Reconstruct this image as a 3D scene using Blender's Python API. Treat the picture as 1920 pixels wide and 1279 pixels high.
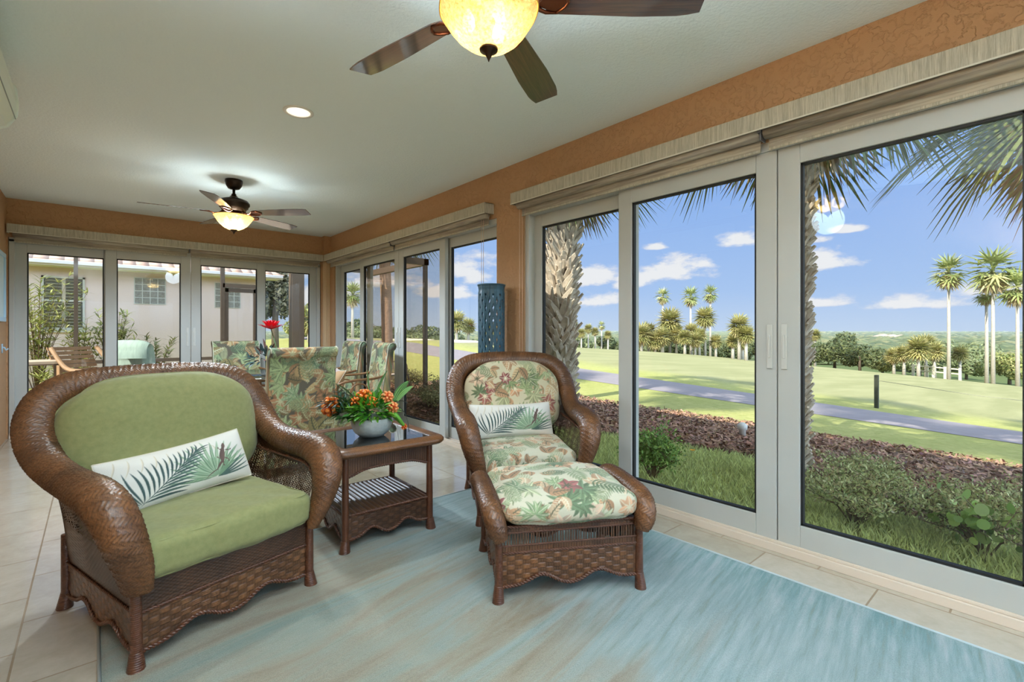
import bpy, math, random
import numpy as np
from mathutils import Vector, Matrix
for o in list(bpy.data.objects): bpy.data.objects.remove(o)
S = bpy.context.scene
COL = S.collection
PI = math.pi
# ------------------------------------------------------------ camera
cam = bpy.data.cameras.new('camera'); camo = bpy.data.objects.new('camera', cam); COL.objects.link(camo)
CAM_H = 1.236; YAW = math.radians(40.85)
camo.location = (0, 0, CAM_H); camo.rotation_euler = (PI/2, 0, -YAW)
cam.sensor_width = 36; cam.lens = 905/1920*36; cam.shift_y = -20/1920; cam.clip_start = .05; cam.clip_end = 6000
S.camera = camo
# ------------------------------------------------------------ view and light
S.view_settings.view_transform = 'Standard'; S.view_settings.look = 'None'
S.view_settings.gamma = 1; S.view_settings.use_curve_mapping = False
S.cycles.transparent_max_bounces = 24; S.cycles.max_bounces = 10; S.cycles.diffuse_bounces = 6
S.cycles.glossy_bounces = 4; S.cycles.sample_clamp_indirect = 6; S.cycles.caustics_reflective = False; S.cycles.caustics_refractive = False
SUN_E = 4.6; SKY = 1.0; ZEN = 1.2; BACK_FILL = 4.0; FAN_W = 13; UP_W = 4; BOWL_W = 9; EXPO = .86
sun = bpy.data.lights.new('sun', 'SUN'); sun.energy = SUN_E; sun.angle = math.radians(.6); sun.color = (1.0, .93, .80)
S.view_settings.exposure = EXPO
suno = bpy.data.objects.new('sun', sun); COL.objects.link(suno)
SUN_DIR = Vector((-1.0, -.10, .74)).normalized()
suno.rotation_euler = SUN_DIR.to_track_quat('Z', 'Y').to_euler(); suno.location = (-20, -5, 20)
def L2(c): return tuple(((x/255)/12.92 if x/255 <= .04045 else ((x/255+.055)/1.055)**2.4) for x in c)
W = bpy.data.worlds.new('sky'); S.world = W; W.use_nodes = True
wn = W.node_tree; wn.nodes.clear()
class G:
    """tiny node helper"""
    def __init__(s, nt): s.nt = nt
    def n(s, t, **k):
        o = s.nt.nodes.new(t)
        for a, b in k.items():
            if a.startswith('i_'):
                key = a[2:]; key = int(key) if key.isdigit() else key.replace('_', ' ')
                s.set(o.inputs[key], b)
            else: setattr(o, a, b)
        return o
    def set(s, sock, v):
        if isinstance(v, bpy.types.NodeSocket): s.nt.links.new(v, sock)
        elif isinstance(v, bpy.types.Node): s.nt.links.new(v.outputs[0], sock)
        else:
            if sock.type == 'RGBA' and len(v) == 3: v = tuple(v)+(1,)
            sock.default_value = v
    def m(s, op, a, b=0.0, c=0.0, clamp=False):
        o = s.nt.nodes.new('ShaderNodeMath'); o.operation = op; o.use_clamp = clamp
        s.set(o.inputs[0], a); s.set(o.inputs[1], b); s.set(o.inputs[2], c); return o.outputs[0]
    def mix(s, f, a, b):
        o = s.nt.nodes.new('ShaderNodeMix'); o.data_type = 'RGBA'
        s.set(o.inputs[0], f); s.set(o.inputs[6], a); s.set(o.inputs[7], b); return o.outputs[2]
    def ramp(s, f, stops):
        o = s.nt.nodes.new('ShaderNodeValToRGB'); s.set(o.inputs[0], f)
        e = o.color_ramp.elements
        while len(e) < len(stops): e.new(.5)
        for k, (p, c) in enumerate(stops): e[k].position = p; e[k].color = tuple(c)+(1,) if len(c) == 3 else c
        return o.outputs[0]
    def noise(s, vec, scale, detail=3, rough=.5, dist=0.0):
        o = s.nt.nodes.new('ShaderNodeTexNoise'); s.set(o.inputs['Vector'], vec)
        o.inputs['Scale'].default_value = scale; o.inputs['Detail'].default_value = detail
        o.inputs['Roughness'].default_value = rough; o.inputs['Distortion'].default_value = dist
        return o.outputs[0]
    def scale(s, vec, v):
        o = s.nt.nodes.new('ShaderNodeVectorMath'); o.operation = 'MULTIPLY'; s.set(o.inputs[0], vec); o.inputs[1].default_value = v
        return o.outputs[0]
g = G(wn)
tc = g.n('ShaderNodeTexCoord').outputs['Generated']
sx = g.n('ShaderNodeSeparateXYZ', i_0=tc)
el = g.m('ARCSINE', sx.outputs[2]); az = g.m('ARCTAN2', sx.outputs[0], sx.outputs[1])   # az measured from +y to +x
skyc = g.ramp(g.m('MULTIPLY', el, 1/.62, clamp=True), [(0, L2((205, 224, 252))), (.12, L2((178, 208, 253))), (.42, L2((148, 187, 250))), (1, L2((118, 168, 244)))])
# cumulus clouds: (azimuth deg from +y, elevation deg, half width, half height)
CL = [(59.4, 6.4, 4.3, 1.8), (62.5, 7.2, 2.0, 1.1), (66.0, 9.4, 2.6, 1.1), (73.6, 6.6, 3.4, 1.35), (72.6, 2.7, 3.2, .8), (71.6, 9.1, 2.6, .85), (75.4, 9.7, 1.8, .6),
      (80.0, 2.3, 3.6, .8), (88.5, 3.4, 5.2, 1.1), (50.3, 6.0, 3.0, 1.7), (50.8, 3.3, 3.6, 1.2), (55.0, 5.4, 2.5, 1.5), (57.8, 9.3, 1.3, .5),
      (36.0, 6.6, 3.4, 2.2), (33.0, 4.2, 4.5, 1.2), (26.0, 5.5, 4.0, 1.6), (20.0, 3.5, 4.5, 2.0), (21.0, 8.0, 4.0, 2.4), (15.5, 6.5, 4.5, 3.2), (41.5, 7.5, 2.4, .7), (96, 7, 6, 1.6), (108, 5, 7, 2.0)]
nz = g.n('ShaderNodeTexNoise', i_Vector=g.scale(tc, (1, 1, 2.2)), i_Scale=13.0, i_Detail=9.0, i_Roughness=.62)
nzv = g.m('MULTIPLY', g.m('SUBTRACT', nz.outputs[0], .5), 3.4)
tot = None
for a_, e_, w_, h_ in CL:
    r = math.radians
    dx = g.m('MULTIPLY', g.m('SUBTRACT', az, r(a_)), 1/r(w_)); dy = g.m('MULTIPLY', g.m('SUBTRACT', el, r(e_)), 1/r(h_))
    dy = g.m('MAXIMUM', dy, g.m('MULTIPLY', dy, -2.2))          # flat bases
    q = g.m('SUBTRACT', 1.0, g.m('SQRT', g.m('ADD', g.m('POWER', dx, 2.0), g.m('POWER', dy, 2.0))))
    tot = q if tot is None else g.m('MAXIMUM', tot, q)
dens = g.m('MULTIPLY', g.m('ADD', tot, g.m('ADD', nzv, .12)), 1.9, clamp=True)
dens = g.m('MULTIPLY', dens, g.m('MULTIPLY', g.m('ADD', tot, .75), 2.0, clamp=True))
wisp = g.m('MULTIPLY', g.m('SUBTRACT', g.noise(g.scale(tc, (1, 1, 5)), 3.0, 6, .6), .55), 1.1, clamp=True)
cloudc = g.ramp(g.m('ADD', g.m('MULTIPLY', nz.outputs[0], .9), g.m('MULTIPLY', tot, .35)), [(.30, L2((222, 224, 242))), (.62, L2((252, 251, 255)))])
c1 = g.mix(g.m('MULTIPLY', dens, .97), g.mix(wisp, skyc, L2((205, 220, 250))), cloudc)
# brighter sky added overhead as room light, above the elevations seen through the doors
q_ = g.n('ShaderNodeMix', data_type='RGBA', blend_type='MULTIPLY'); q_.inputs[0].default_value = 1; g.set(q_.inputs[6], c1); g.set(q_.inputs[7], (2**-EXPO,)*3); c1 = q_.outputs[2]
high_fill = g.n('ShaderNodeMapRange', interpolation_type='SMOOTHSTEP', i_0=el, i_1=math.radians(27), i_2=math.radians(48), i_3=0.0, i_4=1.0).outputs[0]
c2 = g.mix(high_fill, c1, (.9*ZEN/2, .99*ZEN/2, 1.1*ZEN/2))
# bright fill added to the unseen sky behind the camera
hz = g.n('ShaderNodeMapRange', interpolation_type='SMOOTHSTEP', i_0=g.m('MULTIPLY', sx.outputs[1], -1.0), i_1=.45, i_2=.8, i_3=0.0, i_4=1.0).outputs[0]
hz = g.m('MULTIPLY', hz, g.m('MULTIPLY', g.m('MULTIPLY', el, 4.5, clamp=True), g.m('SUBTRACT', 1.25, g.m('MULTIPLY', el, 1.2), clamp=True)))
c2 = g.mix(hz, c2, (BACK_FILL*.76, BACK_FILL*.97, BACK_FILL*1.22))
below = g.m('LESS_THAN', el, -.002)
c3 = g.mix(below, c2, (.10, .13, .07))
bg = g.n('ShaderNodeBackground', i_Color=c3, i_Strength=SKY)
g.nt.links.new(bg.outputs[0], g.n('ShaderNodeOutputWorld').inputs[0])
W.cycles.sampling_method = 'MANUAL'; W.cycles.sample_map_resolution = 512
# ------------------------------------------------------------ helpers
MATS = {}
def mat(name, col, rough=.6, metal=0.0, var=0.0, vscale=20, bump=0.0, bscale=60, detail=3, spec=.5, coat=0, stretch=None, col2=None, emit=None, attr=None, trans=0, sheen=0):
    if name in MATS: return MATS[name]
    m = bpy.data.materials.new(name); m.use_nodes = True; MATS[name] = m
    nt = m.node_tree; g = G(nt); b = nt.nodes['Principled BSDF']
    c = L2(col) if max(col) > 1.01 else col
    b.inputs['Roughness'].default_value = rough; b.inputs['Metallic'].default_value = metal
    b.inputs['Specular IOR Level'].default_value = spec; b.inputs['Coat Weight'].default_value = coat
    b.inputs['Sheen Weight'].default_value = sheen
    tc = g.n('ShaderNodeTexCoord').outputs['Object']
    v = g.scale(tc, stretch) if stretch else tc
    if attr:
        a = g.n('ShaderNodeAttribute', attribute_name=attr); base = a.outputs['Color']
    else: base = c
    if var or col2:
        n = g.noise(v, vscale, detail, .6)
        c2 = (L2(col2) if max(col2) > 1.01 else col2) if col2 else tuple(x*(1-var) for x in c)
        if attr:
            mm = g.n('ShaderNodeMix', data_type='RGBA', blend_type='MULTIPLY'); mm.inputs[0].default_value = 1
            g.set(mm.inputs[6], base); g.set(mm.inputs[7], g.ramp(n, [(.3, (1-var,)*3), (.7, (1,)*3)])); base = mm.outputs[2]
        else: base = g.mix(g.ramp(n, [(.32, (0,)*3), (.68, (1,)*3)]), c2, c)
    g.set(b.inputs['Base Color'], base)
    if bump:
        bm = g.n('ShaderNodeBump', i_Strength=1.0, i_Distance=bump, i_Height=g.noise(v, bscale, 4, .6))
        nt.links.new(bm.outputs[0], b.inputs['Normal'])
    if emit:
        b.inputs['Emission Color'].default_value = tuple(emit[:3])+(1,); b.inputs['Emission Strength'].default_value = emit[3]
    if trans:
        out = nt.nodes['Material Output']; tr = g.n('ShaderNodeBsdfTranslucent'); g.set(tr.inputs[0], base)
        mx = g.n('ShaderNodeMixShader'); mx.inputs[0].default_value = trans
        nt.links.new(b.outputs[0], mx.inputs[1]); nt.links.new(tr.outputs[0], mx.inputs[2]); nt.links.new(mx.outputs[0], out.inputs[0])
    return m
def glass_mat(name, tint, refl=.04, rough=0.0):
    if name in MATS: return MATS[name]
    m = bpy.data.materials.new(name); m.use_nodes = True; MATS[name] = m
    nt = m.node_tree; nt.nodes.clear(); g = G(nt)
    t = g.n('ShaderNodeBsdfTransparent'); g.set(t.inputs[0], tint)
    gl = g.n('ShaderNodeBsdfGlossy'); gl.inputs['Roughness'].default_value = rough
    ge = g.n('ShaderNodeNewGeometry'); dp = g.n('ShaderNodeVectorMath', operation='DOT_PRODUCT')
    g.set(dp.inputs[0], ge.outputs['Incoming']); g.set(dp.inputs[1], ge.outputs['Normal'])
    sch = g.m('POWER', g.m('SUBTRACT', 1.0, g.m('ABSOLUTE', dp.outputs['Value']), clamp=True), 5.0)
    mx = g.n('ShaderNodeMixShader'); g.set(mx.inputs[0], g.m('ADD', refl, g.m('MULTIPLY', sch, .85-refl), clamp=True))
    nt.links.new(t.outputs[0], mx.inputs[1]); nt.links.new(gl.outputs[0], mx.inputs[2])
    nt.links.new(mx.outputs[0], g.n('ShaderNodeOutputMaterial').inputs[0]); return m
def tag(o, label=None, cat=None, group=None, kind=None):
    if label: o['label'] = label
    if cat: o['category'] = cat
    if group: o['group'] = group
    if kind: o['kind'] = kind
    return o
def thing(name, label, cat, loc=(0, 0, 0), rz=0, group=None, kind=None):
    o = bpy.data.objects.new(name, None); COL.objects.link(o); o.empty_display_size = .1
    o.location = loc; o.rotation_euler = (0, 0, rz); return tag(o, label, cat, group, kind)
def mobj(name, V, F, m, parent=None, smooth=True, uv=None, col=None, hatt=None, bevel=0, seg=2, loc=None):
    me = bpy.data.meshes.new(name)
    V = np.asarray(V, float)
    me.from_pydata(V.tolist(), [], F.tolist() if isinstance(F, np.ndarray) else [list(f) for f in F])
    if smooth: me.polygons.foreach_set('use_smooth', np.ones(len(me.polygons), bool))
    if col is not None:
        a = me.color_attributes.new('Col', 'FLOAT_COLOR', 'POINT')
        a.data.foreach_set('color', np.hstack([col, np.ones((len(col), 1))]).astype(np.float32).ravel())
    if hatt is not None:
        a = me.attributes.new('hgt', 'FLOAT', 'POINT'); a.data.foreach_set('value', np.asarray(hatt, np.float32))
    me.update()
    o = bpy.data.objects.new(name, me); COL.objects.link(o)
    me.materials.append(m)
    if parent: o.parent = parent
    if loc: o.location = loc
    if bevel:
        b = o.modifiers.new('bevel', 'BEVEL'); b.width = bevel; b.segments = seg; b.limit_method = 'ANGLE'; b.angle_limit = .6
        b.harden_normals = False
    return o
def copy_tree(o, parent=None):
    c = o.copy(); COL.objects.link(c)
    if parent: c.parent = parent
    for ch in list(o.children): copy_tree(ch, c)
    return c
def rotz(p, a): c, s = math.cos(a), math.sin(a); return (p[0]*c-p[1]*s, p[0]*s+p[1]*c, p[2])
class MB:
    def __init__(s): s.V = []; s.F = []
    def add(s, V, F):
        k = len(s.V); s.V += [tuple(v) for v in V]; s.F += [tuple(i+k for i in f) for f in F]; return s
    def box(s, x0, x1, y0, y1, z0, z1):
        return s.add([(x0, y0, z0), (x1, y0, z0), (x1, y1, z0), (x0, y1, z0), (x0, y0, z1), (x1, y0, z1), (x1, y1, z1), (x0, y1, z1)],
              [(0, 3, 2, 1), (4, 5, 6, 7), (0, 1, 5, 4), (1, 2, 6, 5), (2, 3, 7, 6), (3, 0, 4, 7)])
    def obox(s, c, sz, M=None):
        """box centred on c with half sizes sz, rotated by matrix M"""
        M = M or Matrix.Identity(3); V = []
        for z in (-1, 1):
            for x, y in ((-1, -1), (1, -1), (1, 1), (-1, 1)):
                V.append(Vector(c)+M@Vector((x*sz[0], y*sz[1], z*sz[2])))
        return s.add(V, [(0, 3, 2, 1), (4, 5, 6, 7), (0, 1, 5, 4), (1, 2, 6, 5), (2, 3, 7, 6), (3, 0, 4, 7)])
    def tube(s, P, R, n=8, cap=True, flat=1.0):
        P = [Vector(p) for p in P]; R = R if hasattr(R, '__len__') else [R]*len(P)
        up = None; V = []; F = []
        for i, p in enumerate(P):
            d = (P[min(i+1, len(P)-1)]-P[max(i-1, 0)]).normalized()
            if up is None: up = d.orthogonal().normalized()
            up = (up-d*up.dot(d)); up = up.normalized() if up.length > 1e-6 else d.orthogonal().normalized()
            b = d.cross(up)
            for k in range(n):
                a = 2*PI*k/n; V.append(p+(up*math.cos(a)+b*math.sin(a)*flat)*R[i])
        for i in range(len(P)-1):
            for k in range(n): F.append((i*n+k, i*n+(k+1) % n, (i+1)*n+(k+1) % n, (i+1)*n+k))
        if cap: F.append(tuple(range(n-1, -1, -1))); F.append(tuple((len(P)-1)*n+k for k in range(n)))
        return s.add(V, F)
    def lathe(s, prof, c=(0, 0, 0), n=32, capb=True, capt=True, wob=None):
        V = []; F = []
        for r, z in prof:
            for k in range(n):
                a = 2*PI*k/n; rr = r*(1+(wob(a, z) if wob else 0)); V.append((c[0]+rr*math.cos(a), c[1]+rr*math.sin(a), c[2]+z))
        for i in range(len(prof)-1):
            for k in range(n): F.append((i*n+k, i*n+(k+1) % n, (i+1)*n+(k+1) % n, (i+1)*n+k))
        if capb: F.append(tuple(range(n-1, -1, -1)))
        if capt: F.append(tuple((len(prof)-1)*n+k for k in range(n)))
        return s.add(V, F)
    def build(s, name, m, parent=None, smooth=False, bevel=0, seg=2, **k):
        return mobj(name, s.V, s.F, m, parent, smooth, bevel=bevel, seg=seg, **k)
def grid_faces(nu, nv, wrap=False):
    """vertex index = i*nv+j"""
    i = np.arange(nu-1)[:, None]; j = np.arange(nv if wrap else nv-1)[None, :]
    j2 = (j+1) % nv
    a = i*nv+j; b = i*nv+j2; c = (i+1)*nv+j2; d = (i+1)*nv+j
    return np.stack([a, b, c, d], -1).reshape(-1, 4)
def catmull(P, n):
    P = np.asarray(P, float); Q = np.vstack([2*P[0]-P[1], P, 2*P[-1]-P[-2]]); out = []
    for i in range(1, len(Q)-2):
        t = np.linspace(0, 1, n, endpoint=False)[:, None]
        a, b, c, d = Q[i-1], Q[i], Q[i+1], Q[i+2]
        out.append(.5*((2*b)+(-a+c)*t+(2*a-5*b+4*c-d)*t**2+(-a+3*b-3*c+d)*t**3))
    return np.vstack(out+[P[-1:]])
def resample(P, step):
    P = np.asarray(P, float); L = np.r_[0, np.cumsum(np.linalg.norm(np.diff(P[:, :3], axis=0), axis=1))]
    n = max(2, int(L[-1]/step)+1); s = np.linspace(0, L[-1], n)
    return np.stack([np.interp(s, L, P[:, k]) for k in range(P.shape[1])], 1), s
def smoothstep(a, b, x): t = np.clip((x-a)/(b-a), 0, 1); return t*t*(3-2*t)
rng = np.random.default_rng(7); random.seed(7)
# ------------------------------------------------------------ room shell
XR, YB, XL, ZC = 2.87, 7.89, -.76, 2.74
YF = -2.6                                   # end wall behind the camera
def wall_mat(name, col):
    m = bpy.data.materials.new(name); m.use_nodes = True; nt = m.node_tree; g = G(nt); b = nt.nodes['Principled BSDF']
    tc = g.n('ShaderNodeTexCoord').outputs['Object']
    c = L2(col)
    g.set(b.inputs['Base Color'], g.mix(g.noise(tc, 3, 3, .6), tuple(x*.93 for x in c), c)); b.inputs['Roughness'].default_value = .75
    n1 = g.noise(tc, 22, 4, .55); pl = g.n('ShaderNodeMapRange', interpolation_type='SMOOTHSTEP', i_0=n1, i_1=.47, i_2=.58).outputs[0]
    h = g.m('ADD', pl, g.m('MULTIPLY', g.noise(tc, 160, 3, .6), .35))
    bm = g.n('ShaderNodeBump', i_Strength=.9, i_Distance=.0045, i_Height=h); nt.links.new(bm.outputs[0], b.inputs['Normal'])
    return m
M_wall = wall_mat('peach_plaster', (190, 148, 108))
M_ceil = mat('ceiling_paint', (238, 248, 246), .9, bump=.004, bscale=55)
M_white = mat('white_vinyl', (190, 192, 188), .42, var=.03, vscale=4)
M_sill = mat('sill_vinyl', (222, 208, 192), .5)
M_gasket = mat('black_gasket', (26, 26, 26), .6)
M_glass = glass_mat('window_glass', (.95, .965, .96), .022)
M_tglass = glass_mat('screened_glass', (.86, .83, .78), .03)
def floor_mat():
    m = bpy.data.materials.new('stone_tile'); m.use_nodes = True; nt = m.node_tree; g = G(nt); b = nt.nodes['Principled BSDF']
    p = g.n('ShaderNodeNewGeometry').outputs['Position']; s = g.n('ShaderNodeSeparateXYZ', i_0=p)
    v = g.n('ShaderNodeCombineXYZ'); g.set(v.inputs[0], g.m('SUBTRACT', s.outputs[1], 2.64)); g.set(v.inputs[1], g.m('ADD', s.outputs[0], .232-.51*4+5.1))
    br = g.n('ShaderNodeTexBrick', offset=.5, offset_frequency=2, i_Vector=v.outputs[0], i_Scale=1.0)
    br.inputs['Mortar Size'].default_value = .004; br.inputs['Mortar Smooth'].default_value = .2; br.inputs['Brick Width'].default_value = .51; br.inputs['Row Height'].default_value = .51
    br.inputs['Color1'].default_value = L2((194, 186, 170))+(1,); br.inputs['Color2'].default_value = L2((206, 198, 184))+(1,); br.inputs['Mortar'].default_value = L2((160, 142, 118))+(1,)
    n = g.noise(p, 5, 6, .65, 1.0); n2 = g.noise(p, 28, 4, .6)
    c = g.n('ShaderNodeMix', data_type='RGBA', blend_type='MULTIPLY'); c.inputs[0].default_value = 1
    g.set(c.inputs[6], br.outputs['Color']); g.set(c.inputs[7], g.ramp(g.m('ADD', g.m('MULTIPLY', n, .7), g.m('MULTIPLY', n2, .3)), [(.3, (.80, .77, .72)), (.7, (1, 1, 1))]))
    g.set(b.inputs['Base Color'], c.outputs[2]); g.set(b.inputs['Roughness'], g.m('ADD', .14, g.m('MULTIPLY', br.outputs['Fac'], .4)))
    bm = g.n('ShaderNodeBump', i_Strength=.6, i_Distance=.003, i_Height=g.m('SUBTRACT', g.m('MULTIPLY', n2, .3), br.outputs['Fac'])); nt.links.new(bm.outputs[0], b.inputs['Normal'])
    return m
M_floor = floor_mat()
def struct(name, mb, m, **k): o = mb.build(name, m, **k); o['kind'] = 'structure'; return o
struct('floor', MB().box(-.95, 3.1, YF-.2, 8.05, -.15, 0), M_floor)
struct('ceiling', MB().box(-.95, 3.1, YF-.2, 8.05, ZC, ZC+.12), M_ceil)
ZD = 2.30                                   # head of the door openings
# near door opening y -1.02..3.16, far door opening y 3.54..7.62
w = MB()
w.box(XR, XR+.2, YF-.2, 8.05, ZD, ZC)                          # band above the doors
w.box(XR, XR+.02, 3.16, 3.54, 0, ZD); w.box(XR+.02, XR+.2, 3.17, 3.43, 0, ZD)   # pier between the doors
w.box(XR, XR+.2, 7.62, 8.05, 0, ZD); w.box(XR, XR+.2, YF-.2, -1.04, 0, ZD)
struct('wall_right', w, M_wall)
w = MB(); w.box(XL-.15, XR, YB, YB+.16, ZD, ZC); w.box(XL-.15, -.745, YB, YB+.16, 0, ZD); w.box(2.76, XR, YB, YB+.16, 0, ZD)
struct('wall_back', w, M_wall)
w = MB(); w.box(XL-.18, XL, 4.6, YB, 0, ZC); w.box(XL-.18, -.57, YF, 4.6, 0, ZC)
struct('wall_left', w, M_wall)
# end wall behind the camera: unseen glazed opening added to let daylight in
w = MB(); w.box(XL, XR, YF-.2, YF, 2.25, ZC); w.box(XL, -.45, YF-.2, YF, 0, 2.25); w.box(2.75, XR, YF-.2, YF, 0, 2.25)
struct('wall_front', w, M_wall)
# corner chase with ribbed shade tracks
w = MB(); w.box(2.765, 2.87, 7.785, 7.89, 2.34, ZC)
struct('trim_1', w, M_wall)
w = MB(); w.box(2.79, 2.87, 7.80, 7.89, 0, 2.335)
for k in range(5): w.box(2.782, 2.79, 7.802+k*.018, 7.812+k*.018, 0, 2.335)
for k in range(4): w.box(2.794+k*.018, 2.804+k*.018, 7.792, 7.80, 0, 2.335)
struct('trim_2', w, mat('track_beige', (214, 186, 148), .6))
M_handle = mat('handle_white', (205, 206, 200), .35)
def door(name, O, U, N, width, z0, z1, spans, tint=None, seamhandles=True):
    """sliding door set. O origin at one jamb on the floor, U along the opening, N outwards. spans: (a0,a1,track) of each panel along U"""
    U = Vector(U); N = Vector(N); O = Vector(O)
    root = thing(name, None, None, O); root['kind'] = 'structure'
    def B(mb, a0, a1, n0, n1, z0, z1):
        p = U*a0+N*n0; q = U*a1+N*n1
        mb.box(min(p.x, q.x), max(p.x, q.x), min(p.y, q.y), max(p.y, q.y), z0, z1)
    f = MB(); B(f, 0, .045, .015, .15, 0, z1); B(f, width-.045, width, .015, .15, 0, z1); B(f, 0, width, .015, .15, z1-.03, z1+.05)
    f.build('door_frame', M_white, root, bevel=.004)
    f = MB(); B(f, 0, width, .0, .15, 0, .045); B(f, 0, width, .012, .03, .045, .06); B(f, 0, width, .075, .085, .045, .058)
    f.build('door_track', M_sill, root, bevel=.003)
    for a0, a1, tr, hd in spans:
        n0 = .02 if tr == 0 else .085; n1 = n0+.045
        st = .112; zb, zt = .058, z1-.03
        p = MB(); B(p, a0, a0+st, n0, n1, zb, zt); B(p, a1-st, a1, n0, n1, zb, zt); B(p, a0+st, a1-st, n0, n1, zb, zb+.118); B(p, a0+st, a1-st, n0, n1, zt-.105, zt)
        po = p.build('sliding_panel', M_white, root, bevel=.004)
        k = MB(); e = .012; za, zc = zb+.118, zt-.105
        B(k, a0+st, a0+st+e, n0+.012, n1-.006, za, zc); B(k, a1-st-e, a1-st, n0+.012, n1-.006, za, zc); B(k, a0+st, a1-st, n0+.012, n1-.006, za, za+e); B(k, a0+st, a1-st, n0+.012, n1-.006, zc-e, zc)
        k.build('gasket', M_gasket, po)
        q = MB(); B(q, a0+st+.004, a1-st-.004, n0+.022, n0+.028, za+.004, zc-.004); q.build('glass_pane', tint if (tint and tr == 0) else M_glass, po)
        if hd:
            hx = a0+.035 if hd < 0 else a1-.035
            h = MB(); B(h, hx-.016, hx+.016, n0-.008, n0, 1.02, 1.27); B(h, hx-.006, hx+.006, n0-.016, n0-.008, 1.08, 1.21)
            h.build('door_handle', M_handle, po, bevel=.003)
    return root
# near right door (fixed, sliding, sliding, fixed)
door('door_1', (XR, 3.155, 0), (0, -1, 0), (1, 0, 0), 4.17, 0, 2.28, [(.02, 1.10, 1, 0), (1.0, 2.079, 0, 1), (2.085, 3.15, 0, -1), (3.06, 4.13, 1, 0)])
door('door_2', (XR, 7.61, 0), (0, -1, 0), (1, 0, 0), 4.17, 0, 2.28, [(.04, 1.12, 1, 0), (.92, 2.088, 0, 1), (2.095, 3.15, 0, -1), (3.05, 4.13, 1, 0)], tint=M_tglass)
door('door_3', (-.74, YB, 0), (1, 0, 0), (0, 1, 0), 3.49, 0, 2.28, [(.03, .94, 1, 0), (.84, 1.738, 0, 1), (1.744, 2.68, 0, -1), (2.58, 3.46, 1, 0)])
door('added_door', (-.44, YF, 0), (1, 0, 0), (0, -1, 0), 3.18, 0, 2.24, [(.03, .85, 1, 0), (.76, 1.588, 0, 1), (1.594, 2.44, 0, -1), (2.35, 3.15, 1, 0)])  # unseen doors added as a daylight source
# ------------------------------------------------------------ terrain: falls gently away from the house towards the golf course
def gz(x, y):
    x = np.asarray(x, float); y = np.asarray(y, float)
    d = np.hypot(x, y)
    ye = np.clip(y, -40, 28)
    pl = -0.2-0.0618*np.clip(x-3, 0, 90)*smoothstep(2, 8, x)+.062*ye*smoothstep(4, 20, x)
    pl = pl+(.16*smoothstep(6.6, 7.8, y)*(1-smoothstep(4.8, 7.5, x)))
    far = -7.0+1.0*np.sin(d/160.0)
    return pl+(far-pl)*smoothstep(52, 150, d)
def gzf(x, y): return float(gz(x, y))
def lawn_mat():
    m = bpy.data.materials.new('lawn_grass'); m.use_nodes = True; nt = m.node_tree; g = G(nt); b = nt.nodes['Principled BSDF']
    p = g.n('ShaderNodeNewGeometry').outputs['Position']
    n1 = g.noise(g.scale(p, (.5, 1, 1)), .35, 4, .6); n2 = g.noise(p, 6, 5, .7); n3 = g.noise(g.scale(p, (1, .25, 1)), 90, 2, .5)
    c = g.mix(g.ramp(n1, [(.35, (0,)*3), (.65, (1,)*3)]), L2((190, 186, 118)), L2((206, 200, 136)))
    c = g.mix(g.ramp(n2, [(.35, (0,)*3), (.7, (.75,)*3)]), c, L2((160, 168, 96)))
    c = g.mix(g.m('MULTIPLY', n3, .55), c, L2((98, 112, 46)))
    s = g.n('ShaderNodeSeparateXYZ', i_0=p)
    # the mown fairway past the cart path is paler than the rough
    fw = g.n('ShaderNodeMapRange', interpolation_type='SMOOTHSTEP', i_0=g.m('ADD', s.outputs[0], g.m('MULTIPLY', n1, 2.0)), i_1=16.6, i_2=19.5).outputs[0]
    pale = g.mix(g.ramp(g.noise(g.scale(p, (.12, .8, 1)), 1.2, 4, .6), [(.4, (0,)*3), (.62, (1,)*3)]), L2((150, 150, 108)), L2((164, 162, 120)))
    c = g.mix(fw, c, pale)
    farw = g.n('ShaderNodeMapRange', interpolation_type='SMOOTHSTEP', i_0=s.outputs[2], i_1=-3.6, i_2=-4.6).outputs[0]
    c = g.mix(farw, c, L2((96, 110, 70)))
    g.set(b.inputs['Base Color'], c); b.inputs['Roughness'].default_value = .9; b.inputs['Specular IOR Level'].default_value = .1
    bm = g.n('ShaderNodeBump', i_Strength=.7, i_Distance=.05, i_Height=n2); nt.links.new(bm.outputs[0], b.inputs['Normal'])
    return m
M_lawn = lawn_mat()
nr, na = 190, 240
R = np.r_[0.5, np.geomspace(3.0, 4500, nr-1)]; A = np.linspace(0, 2*PI, na, endpoint=False)
GX = (2.0+R[:, None]*np.cos(A)[None]).ravel(); GY = (2.0+R[:, None]*np.sin(A)[None]).ravel()
GZ = gz(GX, GY); inside = (GX < 3.0) & (GX > -12) & (GY < 8) & (GY > -8); GZ[inside] = np.minimum(GZ[inside], -.25)
o = mobj('lawn_ground', np.stack([GX, GY, GZ], 1), grid_faces(nr, na, True), M_lawn); o['kind'] = 'structure'
def strip(name, xs0, xs1, ys, lift, m, n=8, thick=True):
    """ribbon over the terrain between x=xs0(y) and xs1(y)"""
    ys = np.asarray(ys, float); V = []
    for y, a, b in zip(ys, xs0, xs1):
        for k in range(n+1):
            x = a+(b-a)*k/n; V.append((x, y, gzf(x, y)+lift*(1 if 0 < k < n else .2)))
    return mobj(name, V, grid_faces(len(ys), n+1)[:, ::-1], m)
ys = np.linspace(-30, 60, 120)
M_path = mat('cart_path_asphalt', (150, 142, 146), .85, var=.12, vscale=3, bump=.004, bscale=120)
def pathx(y): return 12.25+.018*(y-4)+.0010*(y-4)**2
o = strip('cart_path', pathx(ys), pathx(ys)+2.45, ys, .035, M_path); tag(o, 'grey cart path curving across the grass between mulch bed and fairway', 'path')
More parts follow.
